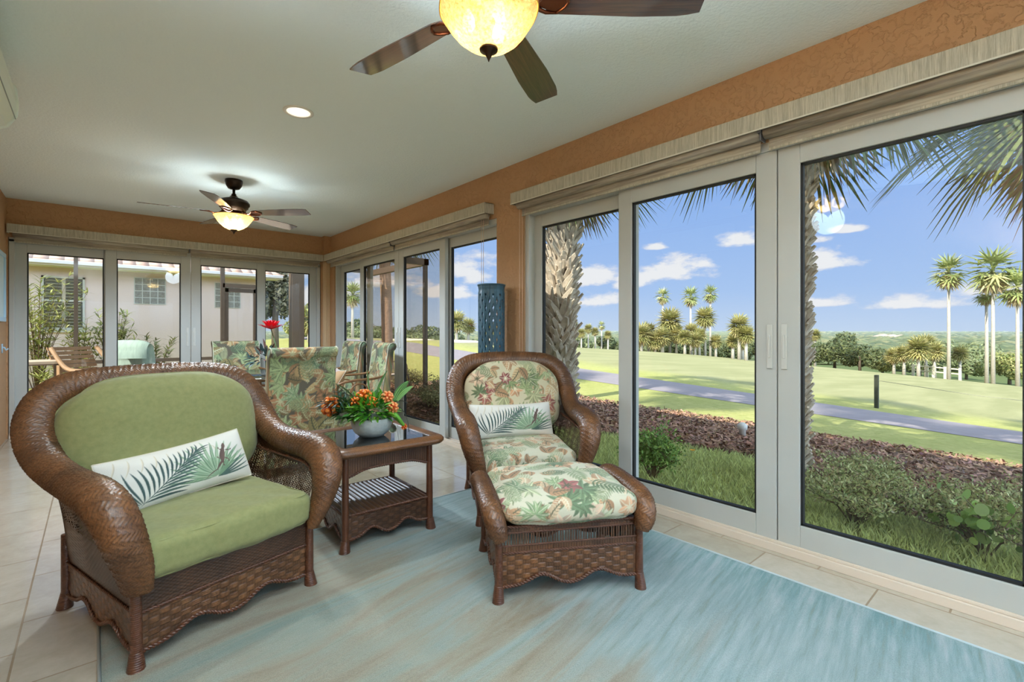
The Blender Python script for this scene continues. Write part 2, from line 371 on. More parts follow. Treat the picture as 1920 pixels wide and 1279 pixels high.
def mulch_mat():
    m = mat('mulch', (150, 116, 96), .95, var=.55, vscale=38, bump=.03, bscale=45, stretch=(1, .5, 1), detail=5); return m
yb = np.linspace(-8, 13, 90)
def bedfar(y): return 9.15-.35*smoothstep(2.2, -2, y)+.05*np.sin(y*1.7)
def bednear(y): return 6.05+.12*np.sin(y*1.1)-1.3*smoothstep(2.6, .6, y)-.4*smoothstep(3.4, 5, y)-1.9*smoothstep(4.6, 6.6, y)
bedo = o = strip('mulch_bed', bednear(yb), bedfar(yb), yb, .05, mulch_mat(), 24); tag(o, 'brown wood mulch bed curving between the near grass and the lawn', 'mulch', kind='stuff')
# wood chips lying on the bed
N = 34000; cy = rng.uniform(-3.5, 12, N); t = rng.uniform(0, 1, N); cx = bednear(cy)+(bedfar(cy)-bednear(cy))*t
L = rng.uniform(.02, .06, N); Wd = rng.uniform(.006, .016, N); an = rng.uniform(0, PI, N); ti = rng.normal(0, .35, N)
cz = gz(cx, cy)+.052+rng.uniform(0, .03, N)
dx = np.stack([np.cos(an)*np.cos(ti), np.sin(an)*np.cos(ti), np.sin(ti)], 1)*L[:, None]; dy = np.stack([-np.sin(an), np.cos(an), rng.normal(0, .5, N)], 1)*Wd[:, None]
c = np.stack([cx, cy, cz], 1); V = np.stack([c-dx-dy, c+dx-dy, c+dx+dy, c-dx+dy], 1).reshape(-1, 3)
cc = np.array(L2((166, 130, 108)))[None]*rng.uniform(.45, 1.35, (N, 1)); cc = np.clip(cc+rng.normal(0, .015, (N, 3)), .01, .7)
o = mobj('wood_chips', V, np.arange(4*N).reshape(-1, 4), mat('mulch_chip', (1, 1, 1), .9, attr='Col'), bedo, smooth=False, col=np.repeat(cc, 4, 0)); o['kind'] = 'stuff'
# grass blades on the strip of lawn next to the house
N = 42000; cy = rng.uniform(-.6, 6.5, N); cx = rng.uniform(3.55, 6.3, N); ok = cx < bednear(cy)-.12; cx = cx[ok]; cy = cy[ok]; N = len(cx)
H = rng.uniform(.04, .11, N); an = rng.uniform(0, 2*PI, N); cz = gz(cx, cy); w_ = rng.uniform(.002, .0045, N); le = rng.uniform(.01, .06, N)
b0 = np.stack([cx, cy, cz], 1); s_ = np.stack([np.cos(an), np.sin(an), 0*an], 1)*w_[:, None]; l_ = np.stack([-np.sin(an), np.cos(an), 0*an], 1)*le[:, None]
V = np.stack([b0-s_, b0+s_, b0+s_*.7+l_*.4+np.c_[0*H, 0*H, H*.65], b0+l_+np.c_[0*H, 0*H, H]], 1).reshape(-1, 3)
cc = np.array(L2((206, 212, 142)))[None]*rng.uniform(.6, 1.3, (N, 1))
M_blade = mat('grass_blade', (1, 1, 1), .7, attr='Col', trans=.35)
o = mobj('grass_blades', V, np.arange(4*N).reshape(-1, 4), M_blade, smooth=False, col=np.repeat(cc, 4, 0)); tag(o, 'green grass blades growing on the strip below the windows', 'grass', kind='stuff')
# house mass and eaves (their shade falls on the garden)
M_stucco = mat('house_stucco', (214, 200, 186), .85, bump=.004, bscale=60)
s_ = MB(); s_.box(-9.5, 3.95, -3.1, 8.35, 2.90, 3.05); s_.box(-9.5, 3.3, -3.0, 8.2, 3.05, 3.35)
s_.add([(3.95, -3.1, 3.05), (3.95, 8.35, 3.05), (-9.5, 8.35, 3.05), (-9.5, -3.1, 3.05), (-2.5, 0, 5.0), (-2.5, 4, 5.0)], [(0, 1, 5, 4), (1, 2, 5), (2, 3, 4, 5), (3, 0, 4)])
s_.build('roof_slab', M_stucco)['kind'] = 'structure'
s_ = MB(); s_.box(-9, -.96, -2.9, 7.9, -.2, 2.88); s_.build('house_mass', M_stucco)['kind'] = 'structure'
# patio slab outside the back doors
s_ = MB(); s_.box(-4, 4.75, 8.07, 11.05, -.12, -.03); s_.build('patio_slab', mat('patio_paver', (206, 192, 178), .8, var=.15, vscale=6))['kind'] = 'structure'
s_ = MB(); s_.box(-9, 3.6, -12, -2.82, -.14, -.03); s_.build('bounce_deck', mat('bounce_white', (232, 230, 222), .8, var=.06, vscale=6))['kind'] = 'structure'  # unseen pale slab added to bounce sunlight up to the ceiling
s_ = MB(); s_.box(3.08, 3.5, -8, 8.06, -.2, -.06); s_.build('foundation_kerb', mat('kerb_concrete', (170, 164, 152), .85, var=.1))['kind'] = 'structure'
# ------------------------------------------------------------ ceiling fans, recessed light, shades, AC
M_bronze = mat('oiled_bronze', (64, 50, 40), .32, metal=.85, var=.3, vscale=12)
M_copper = mat('rubbed_copper', (120, 70, 48), .28, metal=.9)
def blade_mat():
    m = bpy.data.materials.new('walnut_blade'); m.use_nodes = True; nt = m.node_tree; g = G(nt); b = nt.nodes['Principled BSDF']
    tc = g.n('ShaderNodeTexCoord').outputs['Object']; n = g.noise(g.scale(tc, (1.2, 22, 22)), 3.0, 5, .65, .6)
    g.set(b.inputs['Base Color'], g.ramp(n, [(.3, L2((52, 33, 25))), (.55, L2((86, 54, 40))), (.75, L2((112, 74, 54)))])); b.inputs['Roughness'].default_value = .3
    b.inputs['Coat Weight'].default_value = 1.0; b.inputs['Coat Roughness'].default_value = .08; b.inputs['Coat IOR'].default_value = 2.4
    return m
M_blade_w = blade_mat()
def amber_mat():
    m = bpy.data.materials.new('amber_glass'); m.use_nodes = True; nt = m.node_tree; nt.nodes.clear(); g = G(nt)
    tc = g.n('ShaderNodeTexCoord').outputs['Object']; n = g.noise(tc, 85, 4, .7)
    col = g.ramp(n, [(.35, (.52, .28, .06)), (.62, (.74, .47, .17))])
    t = g.n('ShaderNodeBsdfTransparent'); g.set(t.inputs[0], col)
    tr = g.n('ShaderNodeBsdfTranslucent'); g.set(tr.inputs[0], col)
    d = g.n('ShaderNodeBsdfDiffuse'); g.set(d.inputs[0], col); gl = g.n('ShaderNodeBsdfGlossy', i_Roughness=.15)
    def mx(f, a, b): x = g.n('ShaderNodeMixShader'); g.set(x.inputs[0], f); nt.links.new(a.outputs[0], x.inputs[1]); nt.links.new(b.outputs[0], x.inputs[2]); return x
    r = mx(.06, mx(.16, mx(.34, t, tr), d), gl)
    nt.links.new(r.outputs[0], g.n('ShaderNodeOutputMaterial').inputs[0]); return m
M_amber = amber_mat()
M_bulb = mat('bulb_glass', (255, 240, 215), .4, emit=(1, .86, .62, 3))
def fan(name, label, loc, a0, kd=1.0):
    t = thing(name, label, 'ceiling fan', loc, 0, 'bronze ceiling fans')     # origin on the ceiling, z down negative
    MB().lathe([(.078, 0), (.080, -.02), (.070, -.055), (.052, -.085), (.02, -.095)]).build('canopy', M_bronze, t, True)
    MB().lathe([(.013, -.08), (.013, -.135), (.022, -.14), (.024, -.155), (.036, -.165), (.048, -.185)], n=20).build('downrod', M_bronze, t, True)
    MB().lathe([(.045, -.175), (.085, -.19), (.125, -.205), (.142, -.228), (.142, -.25), (.128, -.262), (.128, -.278), (.112, -.29), (.105, -.315), (.06, -.322)], n=40, wob=lambda a, z: .012*math.cos(20*a) if -.27 < z < -.24 else 0).build('motor_housing', M_bronze, t, True)
    MB().lathe([(.06, -.318), (.075, -.325), (.078, -.345), (.1, -.352), (.1, -.358), (.04, -.36)], n=32).build('light_fitter', M_copper, t, True)
    for k in range(5):
        a = a0+k*2*PI/5; pit = math.radians(-12)
        bl = MB(); V = []; prof = []
        n = 14; L0, L1 = .205, .765
        for i in range(n+1):
            x = L0+(L1-L0)*i/n; w = .052+.020*min(1, (i/n)*1.7)
            if i >= n-1: w *= .93 if i == n-1 else .80
            if i == 0: w *= .78
            prof.append((x, w))
        for zz in (-.003, .003):
            for x, w in prof: V.append((x, -w, zz)); V.append((x, w, zz))
        F = []; m_ = 2*(n+1)
        for i in range(n):
            q = 2*i; F.append((q, q+1, q+3, q+2)); F.append((m_+q, m_+q+2, m_+q+3, m_+q+1)); F.append((q, q+2, m_+q+2, m_+q)); F.append((q+1, m_+q+1, m_+q+3, q+3))
        F.append((0, m_, m_+1, 1)); F.append((2*n, 2*n+1, m_+2*n+1, m_+2*n))
        bl.add(V, F); b = bl.build('fan_blade', M_blade_w, t, bevel=.001)
        b.rotation_euler = (pit, 0, a); b.location = (0, 0, -.330)
        br = MB()
        br.tube([(.09, 0, .015), (.13, 0, -.012), (.17, .012, -.018), (.205, .04, -.008), (.245, .045, -.006)], [.011, .009, .008, .007, .005], 8)
        br.tube([(.13, 0, -.012), (.17, -.012, -.018), (.205, -.04, -.008), (.245, -.045, -.006)], [.009, .008, .007, .005], 8)
        br.tube([(.245, .045, -.006), (.275, .02, -.006), (.285, 0, -.006), (.275, -.02, -.006), (.245, -.045, -.006)], [.006]*5, 8)
        br.add([(.17, -.012, -.009), (.24, -.042, -.006), (.28, 0, -.006), (.24, .042, -.006), (.17, .012, -.009)], [(0, 1, 2, 3, 4)])
        bo = br.build('blade_bracket', M_copper, b, True); bo.location = (0, 0, -.0)
    # scalloped amber bowl
    prof = [(.176, 0), (.172, -.012), (.158, -.034), (.140, -.062), (.117, -.090), (.088, -.114), (.055, -.131), (.02, -.139)]
    w_ = lambda a, z: .018*math.cos(6*a)*max(0, 1+z/.15)
    MB().lathe(prof, (0, 0, -.362), 72, False, False, w_).build('glass_bowl', M_amber, t, True)
    MB().tube([((.176*(1+.018*math.cos(6*q)))*math.cos(q), (.176*(1+.018*math.cos(6*q)))*math.sin(q), -.362) for q in np.linspace(0, 2*PI, 73)], .0035, 6, False).build('bowl_rim', mat('amber_rim', (224, 178, 92), .3), t, True)
    MB().lathe([(.004, .02), (.034, .0), (.032, -.007), (.014, -.018), (.009, -.028), (.003, -.04), (.001, -.046)], (0, 0, -.498), 24).build('finial', M_bronze, t, True)
    for k in range(3):
        a = .4+k*2.094; MB().lathe([(.006, .045), (.012, .035), (.022, .01), (.024, -.01), (.016, -.028), (.004, -.034)], (.072*math.cos(a), .072*math.sin(a), -.405), 16).build('bulb', M_bulb, t, True)
        l = bpy.data.lights.new('fan_bulb_light', 'POINT'); l.energy = BOWL_W/3*(1 if kd == 1 else 2.0); l.color = (.86, .98, 1.0); l.shadow_soft_size = .05
        lo = bpy.data.objects.new('fan_bulb_light', l); COL.objects.link(lo); lo.parent = t; lo.location = (.072*math.cos(a), .072*math.sin(a), -.42)
    for nm, en, zz, rx, sz, cone in (('fan_down_light', FAN_W*kd, -.56, 0, .12, 176), ('fan_up_light', UP_W*(1 if kd == 1 else 1.5), -.385, PI, .22, 170)):
        l = bpy.data.lights.new(nm, 'SPOT'); l.energy = en; l.color = (.78, .96, 1.16); l.spot_size = math.radians(cone); l.spot_blend = .4; l.shadow_soft_size = sz
        lo = bpy.data.objects.new(nm, l); COL.objects.link(lo); lo.parent = t; lo.location = (0, 0, zz); lo.rotation_euler = (rx, 0, 0)
    return t
fan('ceiling_fan', 'dark bladed bronze ceiling fan with lit amber bowl at the top of the picture', (1.066, 1.36, ZC), math.radians(29.5))
fan('ceiling_fan', 'farther ceiling fan with lit amber bowl hanging above the dining table', (1.055, 5.48, ZC), math.radians(28), 8.5)
M_can = mat('can_baffle', (245, 238, 224), .5, emit=(1, .88, .70, .55))
def can(loc, label):
    t = thing('recessed_light', label, 'ceiling light', loc, 0, 'recessed ceiling lights')
    MB().lathe([(.098, 0), (.098, -.006), (.078, -.007), (.07, .0)], n=40, capb=False, capt=False).build('trim_ring', mat('can_trim', (235, 232, 222), .5), t, True)
    MB().lathe([(.079, -.005), (.06, -.003), (.045, -.002), (.001, -.0015)], n=40, capb=False, capt=False).build('lamp_lens', M_can, t, True)
    MB().lathe([(.034, -.004), (.03, -.012), (.015, -.016), (.001, -.017)], n=24, capb=False, capt=False).build('lamp', mat('can_lamp', (255, 250, 240), .4, emit=(1, .93, .8, 4)), t, True)
    l = bpy.data.lights.new('can_light', 'SPOT'); l.energy = 60; l.color = (.9, .98, 1.0); l.spot_size = math.radians(150); l.spot_blend = 1; l.shadow_soft_size = .07
    lo = bpy.data.objects.new('can_light', l); COL.objects.link(lo); lo.parent = t; lo.location = (0, 0, -.03)
can((1.06, 3.47, ZC), 'round recessed ceiling light between the two fans')
can((1.06, -.75, ZC), 'added recessed ceiling light, unseen behind the camera')  # extra lamp out of view, added to brighten the room
# --- woven shade cassettes and roller shades
def weave_mat(name, c1, c2, vert=True, sc=260):
    m = bpy.data.materials.new(name); m.use_nodes = True; nt = m.node_tree; g = G(nt); b = nt.nodes['Principled BSDF']
    p = g.n('ShaderNodeNewGeometry').outputs['Position']
    v = g.scale(p, (1, 1, .05) if vert else (.04, .04, 1))
    n = g.noise(v, sc if vert else 90, 3, .7); n2 = g.noise(v, (sc if vert else 90)*.25, 2, .5)
    g.set(b.inputs['Base Color'], g.mix(g.ramp(g.m('ADD', g.m('MULTIPLY', n, .6), g.m('MULTIPLY', n2, .4)), [(.38, (0,)*3), (.62, (1,)*3)]), L2(c1), L2(c2)))
    b.inputs['Roughness'].default_value = .8
    bm = g.n('ShaderNodeBump', i_Strength=.6, i_Distance=.002, i_Height=n); nt.links.new(bm.outputs[0], b.inputs['Normal']); return m
M_val = weave_mat('woven_valance', (162, 155, 138), (198, 192, 174))
M_roll = weave_mat('rolled_shade', (140, 130, 118), (190, 180, 160), False)
ZV0, ZV1 = 2.338, 2.436
def valance(label, O, U, width, gaps, cords=()):
    """cassette along U from O, projecting inwards (left of U in plan = N)"""
    U = Vector(U); O = Vector(O); N = Vector((-U.y, U.x, 0))       # N points into the room
    t = thing('shade_valance', label, 'window shade', O, 0, 'woven window shade cassettes')
    def B(mb, a0, a1, n0, n1, z0, z1):
        p = U*a0+N*n0; q = U*a1+N*n1; mb.box(min(p.x, q.x), max(p.x, q.x), min(p.y, q.y), max(p.y, q.y), z0, z1)
    m = MB(); B(m, 0, width, .104, .114, ZV0, ZV1); B(m, 0, width, .0, .104, ZV1-.008, ZV1); B(m, 0, .01, 0, .104, ZV0, ZV1); B(m, width-.01, width, 0, .104, ZV0, ZV1)
    m.build('cassette', M_val, t, bevel=.002)
    m = MB(); B(m, .0, width, .110, .1165, ZV0-.003, ZV0+.004); m.build('cassette_edge', mat('valance_edge', (214, 210, 196), .5), t)
    e = [.03]+list(gaps)+[width-.03]
    for i in range(0, len(e)-1):
        a = e[i]+.012; b = e[i+1]-.012; r = .036
        P = [O*0+U*a+N*.052+Vector((0, 0, ZV0-.004)), O*0+U*b+N*.052+Vector((0, 0, ZV0-.004))]
        rs = MB().tube(P, r, 28).build('roller_shade', M_roll, t, True)
        m = MB(); B(m, a+.01, b-.01, .018, .024, ZV0-.085, ZV0-.01); m.build('shade_fabric', M_roll, rs)
        m = MB(); B(m, a+.01, b-.01, .013, .029, ZV0-.098, ZV0-.082); m.build('hem_bar', M_val, rs, bevel=.004)
    for x in e[1:-1]:
        m = MB(); B(m, x-.010, x+.010, .0, .10, ZV0-.012, ZV0+.05); B(m, x-.004, x+.004, .02, .085, ZV0-.05, ZV0); m.build('bracket', mat('bracket_grey', (96, 94, 96), .5), t)
    for cx_, n_ in cords:
        m = MB(); p = U*cx_+N*n_; m.tube([(p.x, p.y, ZV0), (p.x, p.y, .75)], .0022, 6); m.build('shade_cord', mat('shade_cord', (226, 200, 176), .6), t, True)
    return t
valance('woven shade cassette above the near right sliding doors', (XR, -1.15, 0), (0, 1, 0), 4.36, (2.272,), ((4.31, .05), (4.315, .012), (4.26, .03)))
valance('woven shade cassette above the far right sliding doors', (XR, 3.58, 0), (0, 1, 0), 4.19, (1.97,), ((.1, .05), (.13, .05)))
valance('woven shade cassette above the back sliding doors', (2.755, YB, 0), (-1, 0, 0), 3.50, (1.78,))
# --- mini split unit on the left wall
t = thing('air_conditioner', 'white wall mounted air conditioner at the top left corner', 'air conditioner', (-.57, 2.9, 2.34))
prof = [(.0, 0), (.15, -.0), (.20, .03), (.232, .09), (.238, .16), (.23, .25), (.20, .285), (0, .29)]
V = []; F = []; L0_, L1_ = 0, .95
for y in (L0_, L1_):
    for a, z in prof: V.append((a, y, z))
n = len(prof)
for i in range(n): F.append((i, (i+1) % n, n+(i+1) % n, n+i))
F += [tuple(range(n)), tuple(n+i for i in range(n-1, -1, -1))]
M_ac = mat('ac_plastic', (226, 232, 222), .35)
mobj('casing', V, F, M_ac, t, False, bevel=.012, seg=4)
m = MB(); m.obox((.155, .45, -.012), (.055, .42, .004), Matrix.Rotation(-.35, 3, 'Y')); m.build('louver', M_ac, t, bevel=.002)
m = MB(); m.box(.05, .12, .04, .88, -.004, .002); m.build('air_outlet', mat('ac_dark', (110, 118, 120), .5), t)
m = MB(); m.box(.234, .2385, .0, .95, .074, .077); m.build('seam', mat('ac_seam', (150, 156, 150), .5), t)
# --- picture in a pale blue frame and towel hooks on the left wall
t = thing('framed_picture', 'pale blue framed picture on the left wall beside the back doors', 'picture', (XL, 7.33, 1.7))
M_bf = mat('pale_blue_frame', (176, 206, 226), .45)
m = MB(); W_, H_ = .30, .37
m.box(0, .028, -W_, W_, -H_, -H_+.045); m.box(0, .028, -W_, W_, H_-.045, H_); m.box(0, .028, -W_, -W_+.045, -H_+.045, H_-.045); m.box(0, .028, W_-.045, W_, -H_+.045, H_-.045)
m.build('frame', M_bf, t, bevel=.005)
MB().box(.002, .012, -W_+.045, W_-.045, -H_+.045, H_-.045).build('mat_board', mat('picture_mat', (206, 226, 228), .5, var=.1, vscale=3), t)
t = thing('wall_hook', 'small pale blue wall hook below the framed picture', 'hook', (XL, 7.55, 1.02))
m = MB(); m.tube([(0, 0, .03), (.02, 0, .03), (.035, 0, .0), (.05, 0, .02)], .008, 8); m.obox((.004, 0, .02), (.004, .025, .05)); m.build('hook', M_bf, t, True)

# unseen uplight added behind the camera to brighten the ceiling
def add_uplight(x, y, label):
    t = thing('added_uplight', label, 'floor lamp', (x, y, .0), 0, 'added uplights')
    MB().lathe([(.15, 0), (.15, .012), (.05, .03), (.015, .05), (.012, 1.62), (.03, 1.66)], n=24).build('stand', M_bronze, t, True)
    MB().lathe([(.03, 1.66), (.10, 1.69), (.17, 1.76), (.165, 1.762), (.09, 1.70), (.02, 1.68)], n=32, capb=False, capt=False).build('shade', mat('uplight_bowl', (226, 222, 210), .5), t, True)
    l = bpy.data.lights.new('uplight_fill', 'SPOT'); l.energy = UPLIGHT_W; l.color = (.80, .97, 1.14); l.spot_size = math.radians(147); l.spot_blend = .35; l.shadow_soft_size = .12
    lo = bpy.data.objects.new('uplight_fill', l); COL.objects.link(lo); lo.parent = t; lo.location = (0, 0, 1.72); lo.rotation_euler = (PI, 0, 0)
UPLIGHT_W = 350
add_uplight(-.28, -.12, 'added bronze uplight, unseen behind the camera')
# ------------------------------------------------------------ tropical print cloth, drawn as arrays and carried as vertex colours
class Print:
    def __init__(s, w, h, bg, seed=1, tile=True):
        s.tile = tile
        s.w, s.h = w, h; s.a = np.ones((h, w, 3))*np.array(L2(bg)); s.r = np.random.default_rng(seed)
    def blade(s, x0, y0, x1, y1, w, col, bend=0, vein=None, sq=.75, tip=0.0):
        if not s.tile: return s.blade0(x0, y0, x1, y1, w, col, bend, vein, sq)
        m = w+abs(bend)+2      # wrap round so the repeat has no seams
        for ox in (-s.w, 0, s.w):
            if max(x0, x1)+ox+m < 0 or min(x0, x1)+ox-m > s.w: continue
            for oy in (-s.h, 0, s.h):
                if max(y0, y1)+oy+m < 0 or min(y0, y1)+oy-m > s.h: continue
                s.blade0(x0+ox, y0+oy, x1+ox, y1+oy, w, col, bend, vein, sq)
    def blade0(s, x0, y0, x1, y1, w, col, bend=0, vein=None, sq=.75):
        L = math.hypot(x1-x0, y1-y0)
        if L < 1: return
        m = w+abs(bend)+2
        a0 = int(max(0, min(x0, x1)-m)); a1 = int(min(s.w, max(x0, x1)+m)); b0 = int(max(0, min(y0, y1)-m)); b1 = int(min(s.h, max(y0, y1)+m))
        if a1 <= a0 or b1 <= b0: return
        X, Y = np.meshgrid(np.arange(a0, a1)+.5, np.arange(b0, b1)+.5); ux, uy = (x1-x0)/L, (y1-y0)/L
        t = ((X-x0)*ux+(Y-y0)*uy)/L; d = -(X-x0)*uy+(Y-y0)*ux-bend*4*t*(1-t)
        tt = np.clip(t, 0, 1); prof = w*np.sin(PI*tt**(sq))**.7
        M = (t > 0) & (t < 1) & (np.abs(d) < prof)
        R_ = s.a[b0:b1, a0:a1]; c = np.array(L2(col)); sh = 1-.22*np.clip(d/max(w, 1), -1, 1)
        R_[M] = (c[None]*sh[M][:, None])
        if vein is not None:
            M2 = M & (np.abs(d) < max(.6, w*.10)); R_[M2] = np.array(L2(vein))
    def fan(s, cx, cy, R, ang, n, col, vein, spread=4.2):
        for k in range(n):
            a = ang+(k/(n-1)-.5)*spread; r = R*s.r.uniform(.8, 1)
            s.blade(cx, cy, cx+r*math.cos(a), cy+r*math.sin(a), R*.13, col if k % 2 else tuple(min(255, x*1.15) for x in col), s.r.uniform(-.06, .06)*R, vein)
    def frond(s, x, y, L, ang, n, col, vein, pl=.42, w=.035, curve=.2, swell=True):
        P = []; a = ang; px, py = x, y
        for k in range(n+1):
            P.append((px, py, a)); px += L/n*math.cos(a); py += L/n*math.sin(a); a += curve/n
        for k in range(1, n+1):
            q = k/n; l = L*pl*(math.sin(PI*(.12+.8*q))**.7 if swell else 1-.5*q)
            for sd in (-1, 1):
                b = P[k][2]+sd*(1.0-.45*q); s.blade(P[k][0], P[k][1], P[k][0]+l*math.cos(b), P[k][1]+l*math.sin(b), L*w, col, sd*L*.02, vein)
        for k in range(n): s.blade(P[k][0]-1, P[k][1]-1, P[k+1][0]+1, P[k+1][1]+1, L*.012+.6, col, sq=1)
    def flower(s, cx, cy, R, col, col2, n=6):
        a0 = s.r.uniform(0, 6)
        for k in range(n):
            a = a0+k*2*PI/n; s.blade(cx, cy, cx+R*math.cos(a), cy+R*math.sin(a), R*.30, col if k % 2 else tuple(x*.88 for x in col), R*.05, col2)
        for k in range(7):
            a = a0+k*.9; s.blade(cx, cy, cx+R*.4*math.cos(a), cy+R*.4*math.sin(a), R*.06, col2)
    def leaf(s, cx, cy, R, ang, col, vein):
        x1, y1 = cx+R*math.cos(ang), cy+R*math.sin(ang); s.blade(cx, cy, x1, y1, R*.27, col, R*.08, vein)
        for k in range(1, 6):
            q = k/6; px, py = cx+(x1-cx)*q, cy+(y1-cy)*q
            for sd in (-1, 1): s.blade(px, py, px+R*.22*math.cos(ang+sd*.9), py+R*.22*math.sin(ang+sd*.9), R*.012+.5, vein)
    def sample(s, u, v):
        if not getattr(s, 'soft', False):       # soften by one texel so the cloth shows no stair steps
            a = s.a; a = (np.roll(a, 1, 0)+2*a+np.roll(a, -1, 0))/4; s.a = (np.roll(a, 1, 1)+2*a+np.roll(a, -1, 1))/4; s.soft = True
        fx = np.mod(u, 1)*s.w-.5; fy = np.mod(v, 1)*s.h-.5; x0 = np.floor(fx).astype(int); y0 = np.floor(fy).astype(int); tx = (fx-x0)[:, None]; ty = (fy-y0)[:, None]
        A = lambda yy, xx: s.a[np.mod(yy, s.h), np.mod(xx, s.w)]
        return (A(y0, x0)*(1-tx)+A(y0, x0+1)*tx)*(1-ty)+(A(y0+1, x0)*(1-tx)+A(y0+1, x0+1)*tx)*ty
    def sample0(s, u, v):
        x = np.clip((np.mod(u, 1)*s.w).astype(int), 0, s.w-1); y = np.clip((np.mod(v, 1)*s.h).astype(int), 0, s.h-1); return s.a[y, x]
def tropic(seed, bg, greens, browns, flowers, veins, dens=70, size=95, W_=720):
    p = Print(W_, W_, bg, seed); r = p.r
    for k in range(dens):
        gx = (k*0.618034 % 1)*W_+r.uniform(-20, 20); gy = (k*0.754877 % 1)*W_+r.uniform(-20, 20); kind = r.uniform(); R_ = size*r.uniform(.7, 1.25); a = r.uniform(0, 2*PI)
        gcol = greens[r.integers(len(greens))]; v = veins[r.integers(len(veins))]
        if kind < .28: p.fan(gx, gy, R_, a, 9, gcol, v)
        elif kind < .48: p.frond(gx, gy, R_*1.5, a, 9, gcol, v)
        elif kind < .86: p.leaf(gx, gy, R_*1.15, a, browns[r.integers(len(browns))], v); p.leaf(gx, gy, R_, a+1.1, browns[r.integers(len(browns))], v)
        else: p.flower(gx, gy, R_*.75, flowers[r.integers(len(flowers))], v)
    return p
P_slip = tropic(3, (100, 94, 80), [(118, 138, 104), (136, 150, 108), (96, 118, 92), (156, 160, 118)], [(160, 126, 92), (148, 136, 94), (180, 152, 108), (132, 112, 80)], [(170, 126, 92), (188, 146, 104)], [(206, 210, 178), (190, 190, 150), (70, 78, 62)], 120, 84)
P_floral = tropic(11, (206, 198, 166), [(124, 138, 96), (146, 156, 116), (102, 116, 84), (160, 160, 122)], [(186, 146, 110), (198, 172, 132), (162, 128, 96)], [(150, 86, 84), (206, 158, 120), (216, 186, 156), (168, 104, 92)], [(222, 216, 184), (206, 196, 160), (92, 92, 70)], 105, 78)
P_floral2 = tropic(23, (206, 204, 182), [(126, 146, 110), (150, 162, 128), (104, 124, 96), (166, 174, 142)], [(196, 158, 124), (206, 182, 150), (174, 138, 108)], [(158, 88, 92), (210, 168, 134), (222, 196, 172), (174, 112, 108)], [(226, 222, 198), (212, 206, 178), (96, 100, 82)], 95, 82)
def pillow_print():
    p = Print(900, 420, (228, 226, 218), 5, False)            # x across, y up
    dark = (62, 86, 84); dk2 = (78, 104, 98); lg = (150, 176, 146); lg2 = (120, 152, 122); tan_ = (196, 176, 150)
    for k in range(9):   # faint background sprays
        p.blade(90+k*70, 400-8*k, 30+k*80, 250, 5, (214, 206, 186), 10)
    # pale green fan on the right side
    cx, cy = 640, 70
    for k in range(15):
        a = math.radians(172-k*10.5); L_ = 330 if k < 8 else 300
        p.blade(cx, cy, cx+L_*math.cos(a), cy+L_*math.sin(a), 13, lg if k % 2 else lg2, 10, (196, 210, 186), .9)
    for k in range(7):
        a = math.radians(8+k*9); p.blade(640, 60, 640+270*math.cos(a), 60+250*math.sin(a), 7, dk2 if k < 4 else lg2, -10, None, .9)
    # dark palm frond on the left
    bx, by = 185, 40; ex, ey = 520, 300; n = 13
    for k in range(n):
        q = k/(n-1); px, py = bx+(ex-bx)*q, by+(ey-by)*q; l = 250*(1-.62*q)
        a = math.radians(100-32*q); p.blade(px, py, px+l*math.cos(a), py+l*math.sin(a), 8.5*(1-.35*q), dark, -14, None, .95)
        a = math.radians(-2+22*q); l = 260*(1-.5*q); p.blade(px, py, px+l*math.cos(a), py+l*math.sin(a), 9*(1-.35*q), dk2 if k % 2 else dark, 10, None, .95)
    p.blade(150, 10, 540, 315, 3.5, dark, 0, None, 1)
    for q in range(3): p.blade(bx-10*q, by-8, 100-28*q, 300-40*q, 7, dark, 16, None, .95)
    # gecko with its long curled tail
    gk = (104, 84, 78)
    p.blade(690, 165, 730, 300, 19, gk, 4, None, .8); p.blade(722, 270, 738, 325, 13, gk, 0, None, .9)
    for (a, b, c_, d) in ((700, 190, 672, 205), (672, 205, 664, 222), (712, 200, 742, 176), (742, 176, 738, 155), (722, 262, 692, 280), (692, 280, 690, 298), (734, 262, 768, 250), (768, 250, 780, 262), (700, 180, 690, 150), (690, 150, 700, 132)): p.blade(a, b, c_, d, 5, gk, 0, None, 1)
    p.blade(700, 185, 640, 110, 9, gk, -5, None, .6); p.blade(650, 122, 560, 70, 4, gk, -6, None, .7)
    return p
P_pillow = pillow_print()
M_cloth = mat('printed_cloth', (1, 1, 1), .85, attr='Col', bump=.0012, bscale=420, sheen=.1)
# ------------------------------------------------------------ wicker armchair, ottoman, side table
def wicker_mat(name, lo, hi):
    m = bpy.data.materials.new(name); m.use_nodes = True; nt = m.node_tree; g = G(nt); b = nt.nodes['Principled BSDF']
    tc = g.n('ShaderNodeTexCoord').outputs['Object']
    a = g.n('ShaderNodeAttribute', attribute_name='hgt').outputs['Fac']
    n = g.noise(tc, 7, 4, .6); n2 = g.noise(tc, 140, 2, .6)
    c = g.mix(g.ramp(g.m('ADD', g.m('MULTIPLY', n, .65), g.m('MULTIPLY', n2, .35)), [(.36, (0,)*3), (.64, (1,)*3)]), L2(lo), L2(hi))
    st = g.mix(g.m('MULTIPLY', g.m('SUBTRACT', 1.0, a, clamp=True), .85), c, L2((38, 22, 15)))     # dark stain plus painted shade in the weave gaps
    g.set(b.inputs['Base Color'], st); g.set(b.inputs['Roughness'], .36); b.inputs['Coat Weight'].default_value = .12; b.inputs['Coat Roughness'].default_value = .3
    return m
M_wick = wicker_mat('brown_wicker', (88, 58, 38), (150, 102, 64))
M_wick2 = wicker_mat('dark_wicker', (66, 44, 32), (112, 76, 52))
